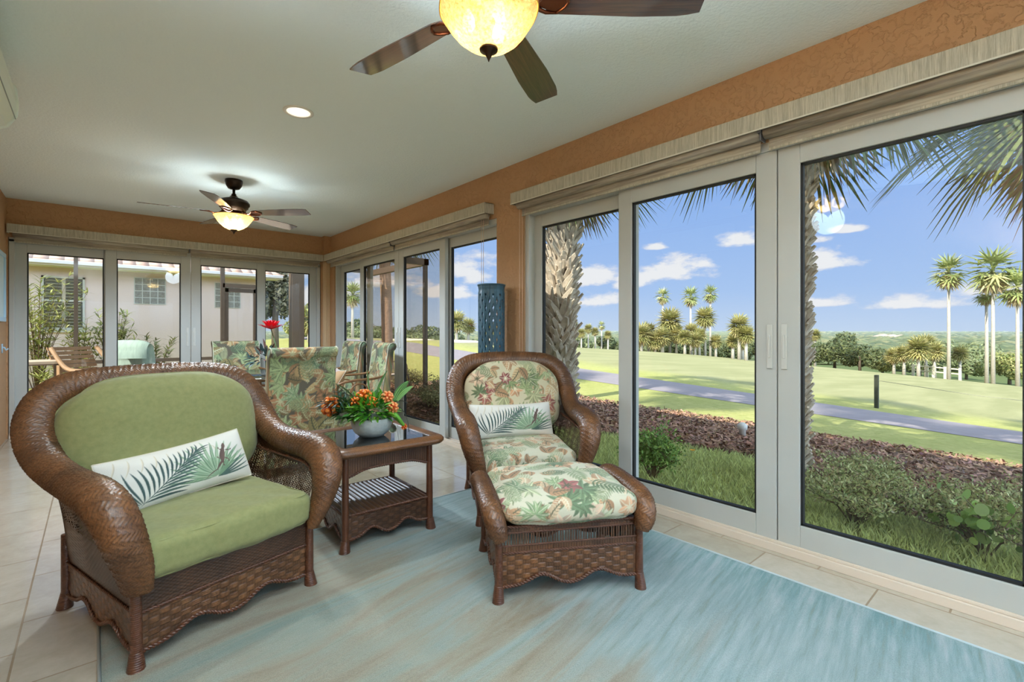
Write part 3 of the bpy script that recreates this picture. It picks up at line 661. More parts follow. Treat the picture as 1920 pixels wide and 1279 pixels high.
M_cane = mat('cane_pole', (96, 56, 36), .35, var=.35, vscale=30, bump=.002, bscale=60, coat=.3)
def w_herring(u, v, row=.044, st=.0125, A=.0055):
    s = u+.35*v; r = np.mod(s/row, 1); tri = np.abs(r-.5)*2*row*.5
    ph = (v-tri*1.25)/st; h = np.abs(np.sin(PI*ph))**.6*(.35+.65*np.abs(np.sin(2*PI*r))**.35)
    return A*h, h
def w_basket(u, v, bu=.036, bv=.021, A=.004):
    v2 = v; i = np.floor(u/bu); j = np.floor(v2/bv); fu = np.mod(u/bu, 1); fv = np.mod(v2/bv, 1); ck = np.mod(i+j, 2) < .5
    hor = (.35+.65*np.sin(PI*fu)**.5)*np.abs(np.sin(3*PI*fv))**.5; ver = .42*(np.sin(PI*fv)**.5)*np.abs(np.sin(3*PI*fu))**.5
    h = np.where(ck, hor, ver); return A*h, h
def w_wale(u, v, st=.0065, sp=.024, A=.003):
    j = np.floor(v/st); h = np.abs(np.sin(PI*v/st))**.6*(.55+.45*np.cos(2*PI*u/sp+PI*j)); return A*h, h
def w_stake(u, v, sp=.012, A=.004):
    h = np.abs(np.sin(PI*u/sp))**.7*(.7+.3*np.abs(np.sin(PI*v/.055))**.3); return A*h, h
def surf(name, P, U, Vv, wf, m, parent, holes=None, flip=False, wrap=False, extra=None):
    """P (nu,nv,3) grid; U,Vv arc-length arrays; displaced along the surface normal by the weave"""
    du = np.gradient(P, axis=0); dv = np.gradient(P, axis=1)
    if wrap: dv = (np.roll(P, -1, 1)-np.roll(P, 1, 1))
    N = np.cross(du, dv); N /= np.maximum(np.linalg.norm(N, axis=2, keepdims=True), 1e-9)
    if flip: N = -N
    h, q = wf(U, Vv)
    Q = P+N*h[..., None]
    F = grid_faces(P.shape[0], P.shape[1], wrap)
    if flip: F = F[:, ::-1]
    if holes is not None:
        hm = holes(U, Vv).ravel(); F = F[~hm[F[:, 0]]]
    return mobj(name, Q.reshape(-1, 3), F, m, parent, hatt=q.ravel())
def sweep(name, path, wf, m, parent, step=.0036, na=None, up=(0, 0, 1)):
    """path rows x,y,z,ra,rb (ra sideways, rb upwards)"""
    C, s = resample(path, step); X = C[:, :3]; T = np.gradient(X, axis=0); T /= np.linalg.norm(T, axis=1, keepdims=True)
    # frame: 'out' pushes away from the seat centre
    ctr = np.array([0, .05, .55]); o_ = X-ctr; o_ -= T*np.sum(o_*T, 1, keepdims=True); o_ /= np.linalg.norm(o_, axis=1, keepdims=True)
    b_ = np.cross(T, o_); na = na or max(24, int(2*PI*np.mean(C[:, 3:5])/step))
    a = np.linspace(0, 2*PI, na, endpoint=False); per = 2*PI*(C[:, 3]+C[:, 4])/2
    P = X[:, None]+o_[:, None]*(np.cos(a)[None, :, None]*C[:, 3][:, None, None])+b_[:, None]*(np.sin(a)[None, :, None]*C[:, 4][:, None, None])
    pm = round(np.mean(per)/.0375)*.0375
    U = np.repeat(s[:, None], na, 1); Vv = np.repeat((a/(2*PI)*pm)[None], len(s), 0)
    return surf(name, P, U, Vv, wf, m, parent, wrap=True, flip=False)
def scallop(t):
    """height of the skirt's lower edge along a panel, t 0..1"""
    return .058+.050*np.exp(-((t-.30)/.12)**2)+.050*np.exp(-((t-.70)/.12)**2)+.006*np.cos(2*PI*t)
def panel(name, p0, p1, z1, wf, m, parent, zb=None, step=.0036, lean=0.0, out=(0, 0), flip=False, holes=None, round_=0):
    """vertical panel from p0 to p1 (plan), bottom zb(t), top z1; leans outwards by 'lean' at the top"""
    p0 = np.array(p0, float); p1 = np.array(p1, float); L = np.linalg.norm(p1-p0); nu = int(L/step); t = np.linspace(0, 1, nu)
    zb = zb if callable(zb) else (lambda q, z=zb: z+0*q)
    b = zb(t); nv = int((z1-b.min())/step); q = np.linspace(0, 1, nv)
    Z = b[:, None]+(z1-b)[:, None]*q[None]; o_ = np.array(out, float)
    XY = p0[None]+(p1-p0)[None]*t[:, None]
    P = np.zeros((nu, nv, 3)); k = (Z-b.min())/(z1-b.min())*lean
    P[..., 0] = XY[:, 0][:, None]+o_[0]*k; P[..., 1] = XY[:, 1][:, None]+o_[1]*k; P[..., 2] = Z
    return surf(name, P, np.repeat((t*L)[:, None], nv, 1), Z, wf, m, parent, flip=flip, holes=holes)
def braid(parent, pts, r, m=None, name='braided_edge', n=8):
    """two strands twisted round each other along pts"""
    C, s = resample(np.asarray(pts, float), .007); T = np.gradient(C, axis=0); T /= np.linalg.norm(T, axis=1, keepdims=True)
    up = np.array([.03, .02, 1.]); b1 = np.cross(T, up); nn = np.linalg.norm(b1, axis=1, keepdims=True); b1 = b1/np.maximum(nn, 1e-6); b2 = np.cross(T, b1); mb = MB()
    for k in (0, PI):
        ph = s/.030*2*PI+k; mb.tube((C+b1*np.cos(ph)[:, None]*r*.55+b2*np.sin(ph)[:, None]*r*.55).tolist(), r*.62, n, True)
    return mb.build(name, m or M_cane, parent, True)
def wrapped_leg(parent, p0, p1, r0, r1, name='leg', rings=True):
    p0 = Vector(p0); p1 = Vector(p1); n = max(12, int((p1-p0).length/.0022)); P = []; R_ = []
    for i in range(n+1):
        q = i/n; P.append(p0.lerp(p1, q)); base = r0+(r1-r0)*q
        R_.append(base*(1.0+(.09*abs(math.sin(q*(p1-p0).length/.0075*PI)) if rings else 0)))
    return MB().tube(P, R_, 14).build(name, M_cane, parent, True)
def box_cushion(name, w, d, h, r, m, parent, puff=.02, step=.006, col=None, loc=(0, 0, 0), rot=(0, 0, 0), wr=.002, uvf=None, taper=0, seed=0, piping=None, corner=None, re=None):
    """rounded box cushion; w along x, d along y, h along z. corner = plan corner radius"""
    corner = corner or r; re = re or r; hx, hy, hz = w/2, d/2, h/2; pts = []; faces = []; off = 0
    def side(ax, sg):
        nonlocal off
        dims = [hx, hy, hz]; o = [i for i in range(3) if i != ax]
        na, nb = max(6, int(2*dims[o[0]]/step)), max(6, int(2*dims[o[1]]/step))
        a = np.linspace(-1, 1, na); b_ = np.linspace(-1, 1, nb); P = np.zeros((na, nb, 3)); P[..., o[0]] = a[:, None]*dims[o[0]]; P[..., o[1]] = b_[None]*dims[o[1]]; P[..., ax] = sg*dims[ax]
        F = grid_faces(na, nb)+off; fl = (sg < 0) ^ (ax == 1)
        if fl: F = F[:, ::-1]
        pts.append(P.reshape(-1, 3)); faces.append(F); off += na*nb
    for ax in range(3):
        for sg in (-1, 1): side(ax, sg)
    P = np.vstack(pts); F = np.vstack(faces)
    PRE = P.copy()
    # plan corner rounding, then edge rounding
    in2 = np.stack([np.clip(P[:, 0], -(hx-corner), hx-corner), np.clip(P[:, 1], -(hy-corner), hy-corner)], 1); d2 = P[:, :2]-in2; L = np.linalg.norm(d2, axis=1)
    mx = np.maximum(np.abs(d2[:, 0]), np.abs(d2[:, 1])); s_ = np.where(L > 1e-9, mx/np.maximum(L, 1e-9), 1); P[:, :2] = in2+d2*s_[:, None]
    rad = np.hypot(*(P[:, :2]/np.array([hx, hy])).T); 
    # signed distance inside the rounded plan
    qx = np.abs(P[:, 0])-(hx-corner); qy = np.abs(P[:, 1])-(hy-corner); sd = np.hypot(np.maximum(qx, 0), np.maximum(qy, 0))+np.minimum(np.maximum(qx, qy), 0)-corner   # <=0 inside
    e = np.clip((sd+re)/re, 0, 1)          # 0 inside, 1 at rim
    ez = np.clip((np.abs(P[:, 2])-(hz-r))/r, 0, 1)
    # pull the rim in where z is near top/bottom
    nrm = np.sqrt(e*e+ez*ez); sc = np.where(nrm > 1, 1/np.maximum(nrm, 1e-6), 1)
    newez = ez*sc; newe = e*sc
    shrink = (e-newe)*re; dirv = P[:, :2]-in2; dl = np.linalg.norm(dirv, axis=1, keepdims=True)
    fx = np.where((qx > qy)[:, None], np.stack([np.sign(P[:, 0]), 0*P[:, 0]], 1), np.stack([0*P[:, 0], np.sign(P[:, 1])], 1))
    dirv = np.where(dl > 1e-6, dirv/np.maximum(dl, 1e-6), fx)
    UVp = P.copy()
    P[:, :2] -= dirv*shrink[:, None]; P[:, 2] = np.sign(P[:, 2])*(np.minimum(np.abs(P[:, 2]), hz-r)+newez*r)
    X, Y = UVp[:, 0]/hx, UVp[:, 1]/hy
    dome = (1-X**2)*(1-Y**2); top = np.sign(P[:, 2])*np.clip(np.abs(UVp[:, 2])/hz, 0, 1)**2
    P[:, 2] += puff*np.clip(dome, 0, 1)*top
    bl = (1-(UVp[:, 2]/hz)**2)*puff*.6; P[:, :2] += dirv*(bl*e)[:, None]
    g_ = np.random.default_rng(seed)
    for k in range(9):
        kk = g_.normal(0, 1, 3)*np.array([16, 16, 8]); ph = g_.uniform(0, 6); P += (np.sin(UVp@kk+ph)*wr)[:, None]*np.stack([X*.6, Y*.6, np.sign(UVp[:, 2])], 1)*.6
    if taper: P[:, 0] *= 1-taper*(P[:, 1]/hy)
    key = np.round(P/1e-5).astype(np.int64); _, idx, inv = np.unique(key, axis=0, return_index=True, return_inverse=True); inv = inv.ravel()
    F = inv[F]; ok = (F[:, 0] != F[:, 1]) & (F[:, 1] != F[:, 2]) & (F[:, 2] != F[:, 3]) & (F[:, 3] != F[:, 0]); F = F[ok]
    c = None
    if col is not None:
        U0 = PRE[idx]; c = col(U0[:, 0]+np.where(np.abs(U0[:, 0]) > hx*.999, np.sign(U0[:, 0])*(hz-U0[:, 2]), 0), U0[:, 1]+np.where(np.abs(U0[:, 1]) > hy*.999, np.sign(U0[:, 1])*(hz-U0[:, 2]), 0))
    o = mobj(name, P[idx], F, m, parent, col=c); o.location = loc; o.rotation_euler = rot
    if piping:
        for sz in ((1, -1) if piping[2] == 2 else (1,)):
            pp = []
            for a in np.linspace(0, 2*PI, 121):
                # rounded-rect outline
                cx_, cy_ = math.cos(a), math.sin(a); q = max(abs(cx_)/hx, abs(cy_)/hy); x, y = cx_/q, cy_/q
                ix, iy = max(-(hx-corner), min(hx-corner, x)), max(-(hy-corner), min(hy-corner, y)); dx_, dy_ = x-ix, y-iy; l = math.hypot(dx_, dy_)
                if l > 1e-9: k = max(abs(dx_), abs(dy_))/l; x, y = ix+dx_*k, iy+dy_*k
                x *= 1-.0*sz; 
                if taper: x *= 1-taper*(y/hy)
                f = 1-r*.30/min(hx, hy); pp.append((x*f, y*f, sz*(hz-r*.28)))
            MB().tube(pp, piping[0], 8, False).build('piping', piping[1], o, True)
    return o
def pillow(name, w, h, th, m, parent, loc, M, prn=None, step=.0022, group=None):
    nx, ny = int(w/step), int(h/step); x = np.linspace(-1, 1, nx); y = np.linspace(-1, 1, ny); X, Y = np.meshgrid(x, y, indexing='ij')
    prof = (np.clip(1-np.abs(X)**3.2, 0, 1)**.55)*(np.clip(1-np.abs(Y)**2.6, 0, 1)**.6)
    px = X*w/2*(1-.06*(1-np.abs(X)**2)*0-.05*(1-Y**2)*np.abs(X)**3*-1-.05*(1-Y**2)*np.abs(X)); py = Y*h/2*(1-.10*(1-X**2)*np.abs(Y))
    wr = .003*np.sin(9*X+3*Y)*np.sin(7*Y-2*X+1)
    Fp = []; V = []; cc = []
    for sg in (1, -1):
        V.append(np.stack([px, py, sg*(prof*th/2+wr*prof)], -1).reshape(-1, 3))
        if prn is not None: cc.append(prn.sample((X*.5+.5).ravel()*.998, (Y*.5+.5).ravel()*.998))
        f = grid_faces(nx, ny); Fp.append((f if sg > 0 else f[:, ::-1])+(0 if sg > 0 else nx*ny))
    P = np.vstack(V); F = np.vstack(Fp); key = np.round(P/1e-6).astype(np.int64); _, idx, inv = np.unique(key, axis=0, return_index=True, return_inverse=True); inv = inv.ravel(); F = inv[F]
    o = mobj(name, P[idx], F, m, parent, col=np.vstack(cc)[idx] if prn is not None else None)
    e = [(px[i, 0], py[i, 0], 0) for i in range(0, nx, 3)]+[(px[-1, j], py[-1, j], 0) for j in range(0, ny, 3)]+[(px[i, -1], py[i, -1], 0) for i in range(nx-1, -1, -3)]+[(px[0, j], py[0, j], 0) for j in range(ny-1, -1, -3)]
    e.append(e[0])
    MB().tube(e, .0035, 6, False).build('seam_cord', mat('pillow_cord', (214, 206, 186), .8), o, True)
    o.location = loc; o.rotation_euler = M; return o
def soft_cushion(name, w, h, th, m, parent, loc, rot, col=None, step=.0036):
    nx, ny = int(w/step), int(h/step); X, Y = np.meshgrid(np.linspace(-1, 1, nx), np.linspace(-1, 1, ny), indexing='ij')
    sx_ = X*np.sqrt(1-.42*Y**4); sy_ = Y*np.sqrt(1-.42*X**4); px = sx_*w/2; py = sy_*h/2
    prof = (np.clip(1-np.abs(X)**3.6, 0, 1)**.5)*(np.clip(1-np.abs(Y)**3.6, 0, 1)**.5)
    rim = np.exp(-(1-np.maximum(np.abs(X), np.abs(Y)))/.10); gath = .0045*rim*np.sin(31*np.where(np.abs(Y) > np.abs(X), X, Y)+2*np.sin(5*X+3*Y))
    wr = .003*np.sin(5*X+4*Y)*np.sin(6*Y-3*X+1)
    V = []; Fp = []; cc = []
    for sg in (1, -1):
        V.append(np.stack([px, py, sg*prof*(th/2+wr+gath)], -1).reshape(-1, 3)); f = grid_faces(nx, ny); Fp.append((f if sg > 0 else f[:, ::-1])+(0 if sg > 0 else nx*ny))
        if col is not None: cc.append(col(px.ravel(), py.ravel()))
    P = np.vstack(V); F = np.vstack(Fp); key = np.round(P/1e-6).astype(np.int64); _, idx, inv = np.unique(key, axis=0, return_index=True, return_inverse=True); F = inv.ravel()[F]
    o = mobj(name, P[idx], F, m, parent, col=np.vstack(cc)[idx] if col is not None else None, loc=loc); o.rotation_euler = rot
    e = [(px[i, 0], py[i, 0], 0) for i in range(0, nx, 3)]+[(px[-1, j], py[-1, j], 0) for j in range(0, ny, 3)]+[(px[i, -1], py[i, -1], 0) for i in range(nx-1, -1, -3)]+[(px[0, j], py[0, j], 0) for j in range(ny-1, -1, -3)]
    MB().tube(e+[e[0]], .004, 6, False).build('piping', m if col is None else mat('taupe_piping', (150, 128, 98), .8), o, True); return o
M_green = mat('green_canvas', (142, 143, 94), .85, var=.10, vscale=45, bump=.0008, bscale=500, col2=(130, 133, 84), sheen=.15)
def armchair(kind):
    t = thing('wicker_armchair', None, 'armchair')
    hw, yf, yb = .345, -.365, .365
    # rolled arm and back
    half = [(-.352, -.395, .30, .030, .050), (-.375, -.425, .40, .050, .062), (-.408, -.428, .52, .070, .070), (-.428, -.385, .605, .078, .072), (-.438, -.28, .645, .080, .068), (-.442, -.12, .652, .074, .062),
            (-.450, .04, .664, .070, .060), (-.464, .17, .700, .070, .060), (-.472, .262, .768, .072, .062), (-.462, .322, .852, .074, .064), (-.415, .368, .932, .074, .064), (-.325, .398, .982, .070, .062), (-.18, .414, 1.0, .068, .060), (0, .418, 1.003, .068, .060)]
    pts = half+[(-x, y, z, a, b) for x, y, z, a, b in half[-2::-1]]
    path = catmull(pts, 16)
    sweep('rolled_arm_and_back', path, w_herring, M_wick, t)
    # ruled body between the base rim and the roll
    nU = 420; C, s = resample(path[:, :3], 1.0) if False else resample(path, .008)
    X = C[:, :3]; nU = len(X)
    def base_pt(p):
        # matching point on the base rim
        q = np.array([np.clip(p[0]*.76, -hw, hw), np.clip(p[1]*.9, yf, yb)]); return q
    B = np.zeros((nU, 2)); tot = s[-1]
    for i, p in enumerate(X):
        if p[2] < .70 and p[1] < .22: B[i] = (math.copysign(hw, p[0]), max(yf, min(yb-.03, p[1]*.92)))
        else:
            a = np.clip((abs(p[0])-.1)/(.49-.1), 0, 1); B[i] = (np.sign(p[0])*min(hw, abs(p[0])*.76), yb)
    for _ in range(18): B[1:-1] = (B[:-2]+2*B[1:-1]+B[2:])/4
    st = .0045; nv = 110; q = np.linspace(0, 1, nv)[None, :, None]
    idx = (X[:, 1] > -.37)
    Xs = X[idx]; Bs = B[idx]; sp = s[idx]; Bz = .20
    k = len(Xs); den = 2.0; Cu, su = resample(np.hstack([Xs, Bs]), .0045)
    Xs, Bs = Cu[:, :3], Cu[:, 3:5]; k = len(Xs); B3 = np.c_[Bs, np.full(k, Bz)]
    topz = Xs.copy(); topz[:, 2] -= .02; topz[:, :2] = Xs[:, :2]*.985
    qq = q**1.0; bulge = np.sin(PI*q)*.02
    P = B3[:, None]*(1-qq)+topz[:, None]*qq
    nrm = P-np.array([0, .0, 0]); nrm[..., 2] = 0; nrm /= np.linalg.norm(nrm, axis=2, keepdims=True); P = P-nrm*bulge
    U = np.repeat(su[:, None], nv, 1); Vz = P[..., 2].copy()
    qf = np.repeat(q[..., 0], k, 0)
    def wf(u, v): return w_wale(u, v, .0075, .026, .0028)
    def holes(u, v):
        i = np.floor(u/.013); j = np.floor(v/.011); fu = np.mod(u/.013, 1); fv = np.mod(v/.011+.5*np.mod(i, 2), 1)
        return (qf > .42) & (qf < .82) & (fu > .30) & (fu < .82) & (fv > .25) & (fv < .75)
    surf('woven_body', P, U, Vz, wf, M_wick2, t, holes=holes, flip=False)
    # base: wale band above basket weave skirt with scalloped edge
    def side_(a, b, out, nm, lean):
        mid = .205
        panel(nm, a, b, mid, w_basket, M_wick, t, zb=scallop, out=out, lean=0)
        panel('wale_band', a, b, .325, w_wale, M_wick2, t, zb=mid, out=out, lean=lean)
        a3, b3 = np.array(a), np.array(b); tt = np.linspace(0, 1, 60); e = a3[None]+(b3-a3)[None]*tt[:, None]
        braid(t, np.c_[e[:, 0]+out[0]*.004, e[:, 1]+out[1]*.004, scallop(tt)], .0085); braid(t, np.c_[e[:, 0]+out[0]*.005, e[:, 1]+out[1]*.005, np.full(60, mid)], .006, name='braided_band')
    side_((-hw, yf), (hw, yf), (0, -1), 'front_skirt', 0)
    side_((hw, yf), (hw, yb), (1, 0), 'side_skirt', .0)
    side_((hw, yb), (-hw, yb), (0, 1), 'back_skirt', 0)
    side_((-hw, yb), (-hw, yf), (-1, 0), 'side_skirt', .0)
    MB().box(-hw+.01, hw-.01, yf+.01, yb-.01, .295, .315).build('seat_deck', M_wick2, t)
    for sx_ in (-1, 1):
        for sy_, y in ((-1, yf), (1, yb)):
            wrapped_leg(t, (sx_*(hw+.006), y+sy_*.006, .33), (sx_*(hw+.004), y+sy_*.006, .07), .017, .019)
            o = wrapped_leg(t, (sx_*(hw+.004), y+sy_*.006, .072), (sx_*(hw+.008), y+sy_*.016, 0), .020, .029, 'foot')
    for sx_ in (-1, 1):     # inner arm trim
        pp = catmull([(sx_*.352, -.37, .34), (sx_*.375, -.37, .47), (sx_*.39, -.30, .565), (sx_*.395, -.10, .585), (sx_*.40, .08, .59), (sx_*.40, .2, .60)], 10); braid(t, pp, .007, name='arm_trim')
    return t
def dress(t, green):
    if green:
        box_cushion('seat_cushion', .685, .66, .155, .045, M_green, t, .014, .008, loc=(0, -.085, .392), wr=.0025, seed=1, piping=(.0042, M_green, 2))
        soft_cushion('back_cushion', .85, .60, .26, M_green, t, (0, .252, .728), (math.radians(76), 0, 0), step=.007)
    else:
        c1 = lambda u, v: P_floral.sample(u*1.15+.3, v*1.15+.2); c2 = lambda u, v: P_floral2.sample(u*1.2, v*1.2+.5)
        box_cushion('seat_cushion', .655, .66, .15, .05, M_cloth, t, .016, .0036, col=c2, loc=(0, -.075, .392), wr=.002, seed=2)
        soft_cushion('back_cushion', .79, .58, .24, M_cloth, t, (0, .245, .715), (math.radians(76), 0, 0), col=c1)
CH1 = (.345, 2.665); A1 = math.atan2(.28, .96)
c1 = armchair('a'); c1.location = (CH1[0], CH1[1], .0); c1.rotation_euler = (0, 0, A1)
base_children = list(c1.children)
CH2 = (2.30, 2.585); A2 = math.radians(-30.3)
c2 = c1.copy(); COL.objects.link(c2)
for ch in base_children:
    d = ch.copy(); COL.objects.link(d); d.parent = c2
    for g2 in ch.children: e = g2.copy(); COL.objects.link(e); e.parent = d
c2.location = (CH2[0], CH2[1], 0); c2.rotation_euler = (0, 0, A2); c2.scale = (.93, 1, 1)
tag(c1, 'large wicker armchair with plain green cushions at front left', 'armchair', 'wicker armchairs'); tag(c2, 'wicker armchair with tropical floral cushions beside the window', 'armchair', 'wicker armchairs')
dress(c1, True); dress(c2, False)
def at(t, a, p): q = rotz(p, a); return (t[0]+q[0], t[1]+q[1], q[2])
o = pillow('lumbar_pillow', .60, .25, .13, M_cloth, None, at(CH1, A1, (-.035, .045, .585)), Matrix.Rotation(A1, 3, 'Z')@Matrix.Rotation(math.radians(68), 3, 'X')@Matrix.Rotation(math.radians(2), 3, 'Z') and (Matrix.Rotation(A1, 3, 'Z')@Matrix.Rotation(math.radians(66), 3, 'X')@Matrix.Rotation(math.radians(5), 3, 'Z')).to_euler(), P_pillow)
tag(o, 'white palm leaf lumbar pillow with gecko on the green armchair', 'pillow', 'palm leaf lumbar pillows')
o2 = o.copy(); COL.objects.link(o2)
for ch in o.children: d = ch.copy(); COL.objects.link(d); d.parent = o2
o2.location = at(CH2, A2, (-.045, .05, .585)); o2.rotation_euler = (Matrix.Rotation(A2+.06, 3, 'Z')@Matrix.Rotation(math.radians(66), 3, 'X')).to_euler()
tag(o2, 'white palm leaf lumbar pillow on the floral armchair by the window', 'pillow', 'palm leaf lumbar pillows')
# --- ottoman
def ottoman():
    t = thing('wicker_ottoman', 'wicker ottoman with rolled ends and a floral cushion before the window armchair', 'ottoman', (1.80, 1.735, 0), A2)
    hw, yf, yb = .335, -.25, .25
    for a, b, out in (((-hw, yf), (hw, yf), (0, -1)), ((hw, yf), (hw, yb), (1, 0)), ((hw, yb), (-hw, yb), (0, 1)), ((-hw, yb), (-hw, yf), (-1, 0))):
        zs = lambda q: scallop(q)+.012
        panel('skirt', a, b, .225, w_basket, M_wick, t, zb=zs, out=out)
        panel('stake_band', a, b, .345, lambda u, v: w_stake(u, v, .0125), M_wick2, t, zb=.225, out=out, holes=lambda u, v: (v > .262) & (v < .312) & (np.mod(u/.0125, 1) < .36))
        tt = np.linspace(0, 1, 60); a3, b3 = np.array(a), np.array(b); e = a3[None]+(b3-a3)[None]*tt[:, None]
        braid(t, np.c_[e[:, 0]+out[0]*.004, e[:, 1]+out[1]*.004, zs(tt)], .009)
        for z, r in ((.225, .0065), (.258, .005), (.316, .005), (.343, .0075)): braid(t, np.c_[e[:, 0]+out[0]*.004, e[:, 1]+out[1]*.004, np.full(60, z)], r, name='braided_band')
    MB().box(-hw+.01, hw-.01, yf+.01, yb-.01, .325, .343).build('seat_deck', M_wick2, t)
    for sx_ in (-1, 1):
        for sy_ in (-1, 1):
            wrapped_leg(t, (sx_*(hw+.004), sy_*(yb+.004), .34), (sx_*(hw+.004), sy_*(yb+.004), .08), .016, .018)
            wrapped_leg(t, (sx_*(hw+.004), sy_*(yb+.004), .085), (sx_*(hw+.008), sy_*(yb+.014), 0), .019, .027, 'foot')
        pts = [(sx_*.335, -.285, .30, .035, .035), (sx_*.35, -.285, .345, .05, .045), (sx_*.365, -.262, .40, .052, .05), (sx_*.372, -.18, .432, .052, .048), (sx_*.374, 0, .44, .052, .046), (sx_*.372, .18, .432, .052, .048), (sx_*.365, .262, .40, .052, .05), (sx_*.35, .285, .345, .05, .045), (sx_*.335, .285, .30, .035, .035)]
        sweep('rolled_end', catmull(pts, 14), w_herring, M_wick, t)
    c2 = lambda u, v: P_floral2.sample(u*1.25+.45, v*1.25+.1)
    box_cushion('cushion', .63, .56, .135, .055, M_cloth, t, .03, .0036, col=c2, loc=(0, -.01, .412), wr=.0025, seed=8, corner=.07)
    return t
ottoman()
# --- side table
def side_table():
    t = thing('side_table', 'square wicker side table with glass top between the two armchairs', 'table', (1.315, 2.87, 0), math.radians(-1.5))
    h = .262; hs = .29
    for a, b, out in (((-h, -h), (h, -h), (0, -1)), ((h, -h), (h, h), (1, 0)), ((h, h), (-h, h), (0, 1)), ((-h, h), (-h, -h), (-1, 0))):
        panel('lower_skirt', a, b, .205, w_basket, M_wick2, t, zb=lambda q: scallop(q)+.01, out=out)
        panel('upper_skirt', a, b, .545, lambda u, v: w_stake(u, v, .014), M_wick2, t, zb=lambda q: .455-.035*np.exp(-(np.minimum(q, 1-q)/.16)**2)+.0*q, out=out)
        tt = np.linspace(0, 1, 60); a3, b3 = np.array(a), np.array(b); e = a3[None]+(b3-a3)[None]*tt[:, None]
        braid(t, np.c_[e[:, 0]+out[0]*.004, e[:, 1]+out[1]*.004, scallop(tt)+.01], .0085); braid(t, np.c_[e[:, 0]+out[0]*.004, e[:, 1]+out[1]*.004, np.full(60, .207)], .008, name='braided_band')
        braid(t, np.c_[e[:, 0]+out[0]*.004, e[:, 1]+out[1]*.004, .455-.035*np.exp(-(np.minimum(tt, 1-tt)/.16)**2)], .007, name='braided_band')
    # woven lower shelf of ridges
    nx, ny = 150, 150; x = np.linspace(-h, h, nx); y = np.linspace(-h, h, ny); X, Y = np.meshgrid(x, y, indexing='ij'); P = np.stack([X, Y, np.full_like(X, .205)], -1)
    def sh(u, v): q = np.abs(np.sin(PI*u/.03))**.6*(.8+.2*np.abs(np.sin(PI*v/.008))); return .010*q, q
    surf('lower_shelf', P, X+1, Y+1, sh, M_wick2, t)
    for sx_ in (-1, 1):
        for sy_ in (-1, 1):
            wrapped_leg(t, (sx_*h, sy_*h, .55), (sx_*(h+.002), sy_*(h+.002), .07), .018, .021, rings=False)
            wrapped_leg(t, (sx_*(h+.002), sy_*(h+.002), .075), (sx_*(h+.008), sy_*(h+.008), 0), .022, .031, 'foot')
    # rolled top rim
    H_ = .305; rim = []
    for a in np.linspace(0, 2*PI, 161):
        cx_, cy_ = math.cos(a), math.sin(a); q = max(abs(cx_), abs(cy_)); x, y = cx_/q*H_, cy_/q*H_; ix, iy = max(-H_+.04, min(H_-.04, x)), max(-H_+.04, min(H_-.04, y)); dx_, dy_ = x-ix, y-iy; l = math.hypot(dx_, dy_)
        if l > 1e-9: k = max(abs(dx_), abs(dy_))/l; x, y = ix+dx_*k, iy+dy_*k
        rim.append((x, y, .563))
    P_ = np.array(rim); C, s = resample(P_, .0036); T = np.gradient(C, axis=0); T /= np.linalg.norm(T, axis=1, keepdims=True); o_ = np.cross(T, [0, 0, 1]); na = 60; a = np.linspace(0, 2*PI, na, endpoint=False)
    G_ = C[:, None]+o_[:, None]*(np.cos(a)[None, :, None]*.048)+np.array([0, 0, 1.])[None, None]*(np.sin(a)[None, :, None]*.029)
    surf('top_rim', G_, np.repeat(s[:, None], na, 1), np.repeat((a/(2*PI)*.2125)[None], len(s), 0), lambda u, v: w_herring(u, v, .022, .0085, .0028), M_wick, t, wrap=True, flip=True)
    MB().box(-.268, .268, -.268, .268, .558, .566).build('under_top', M_wick2, t)
    MB().box(-.268, .268, -.268, .268, .572, .580).build('glass_top', M_tglassy, t, bevel=.002)
    return t
M_tglassy = glass_mat('table_glass', (.62, .68, .66), .6)
side_table()
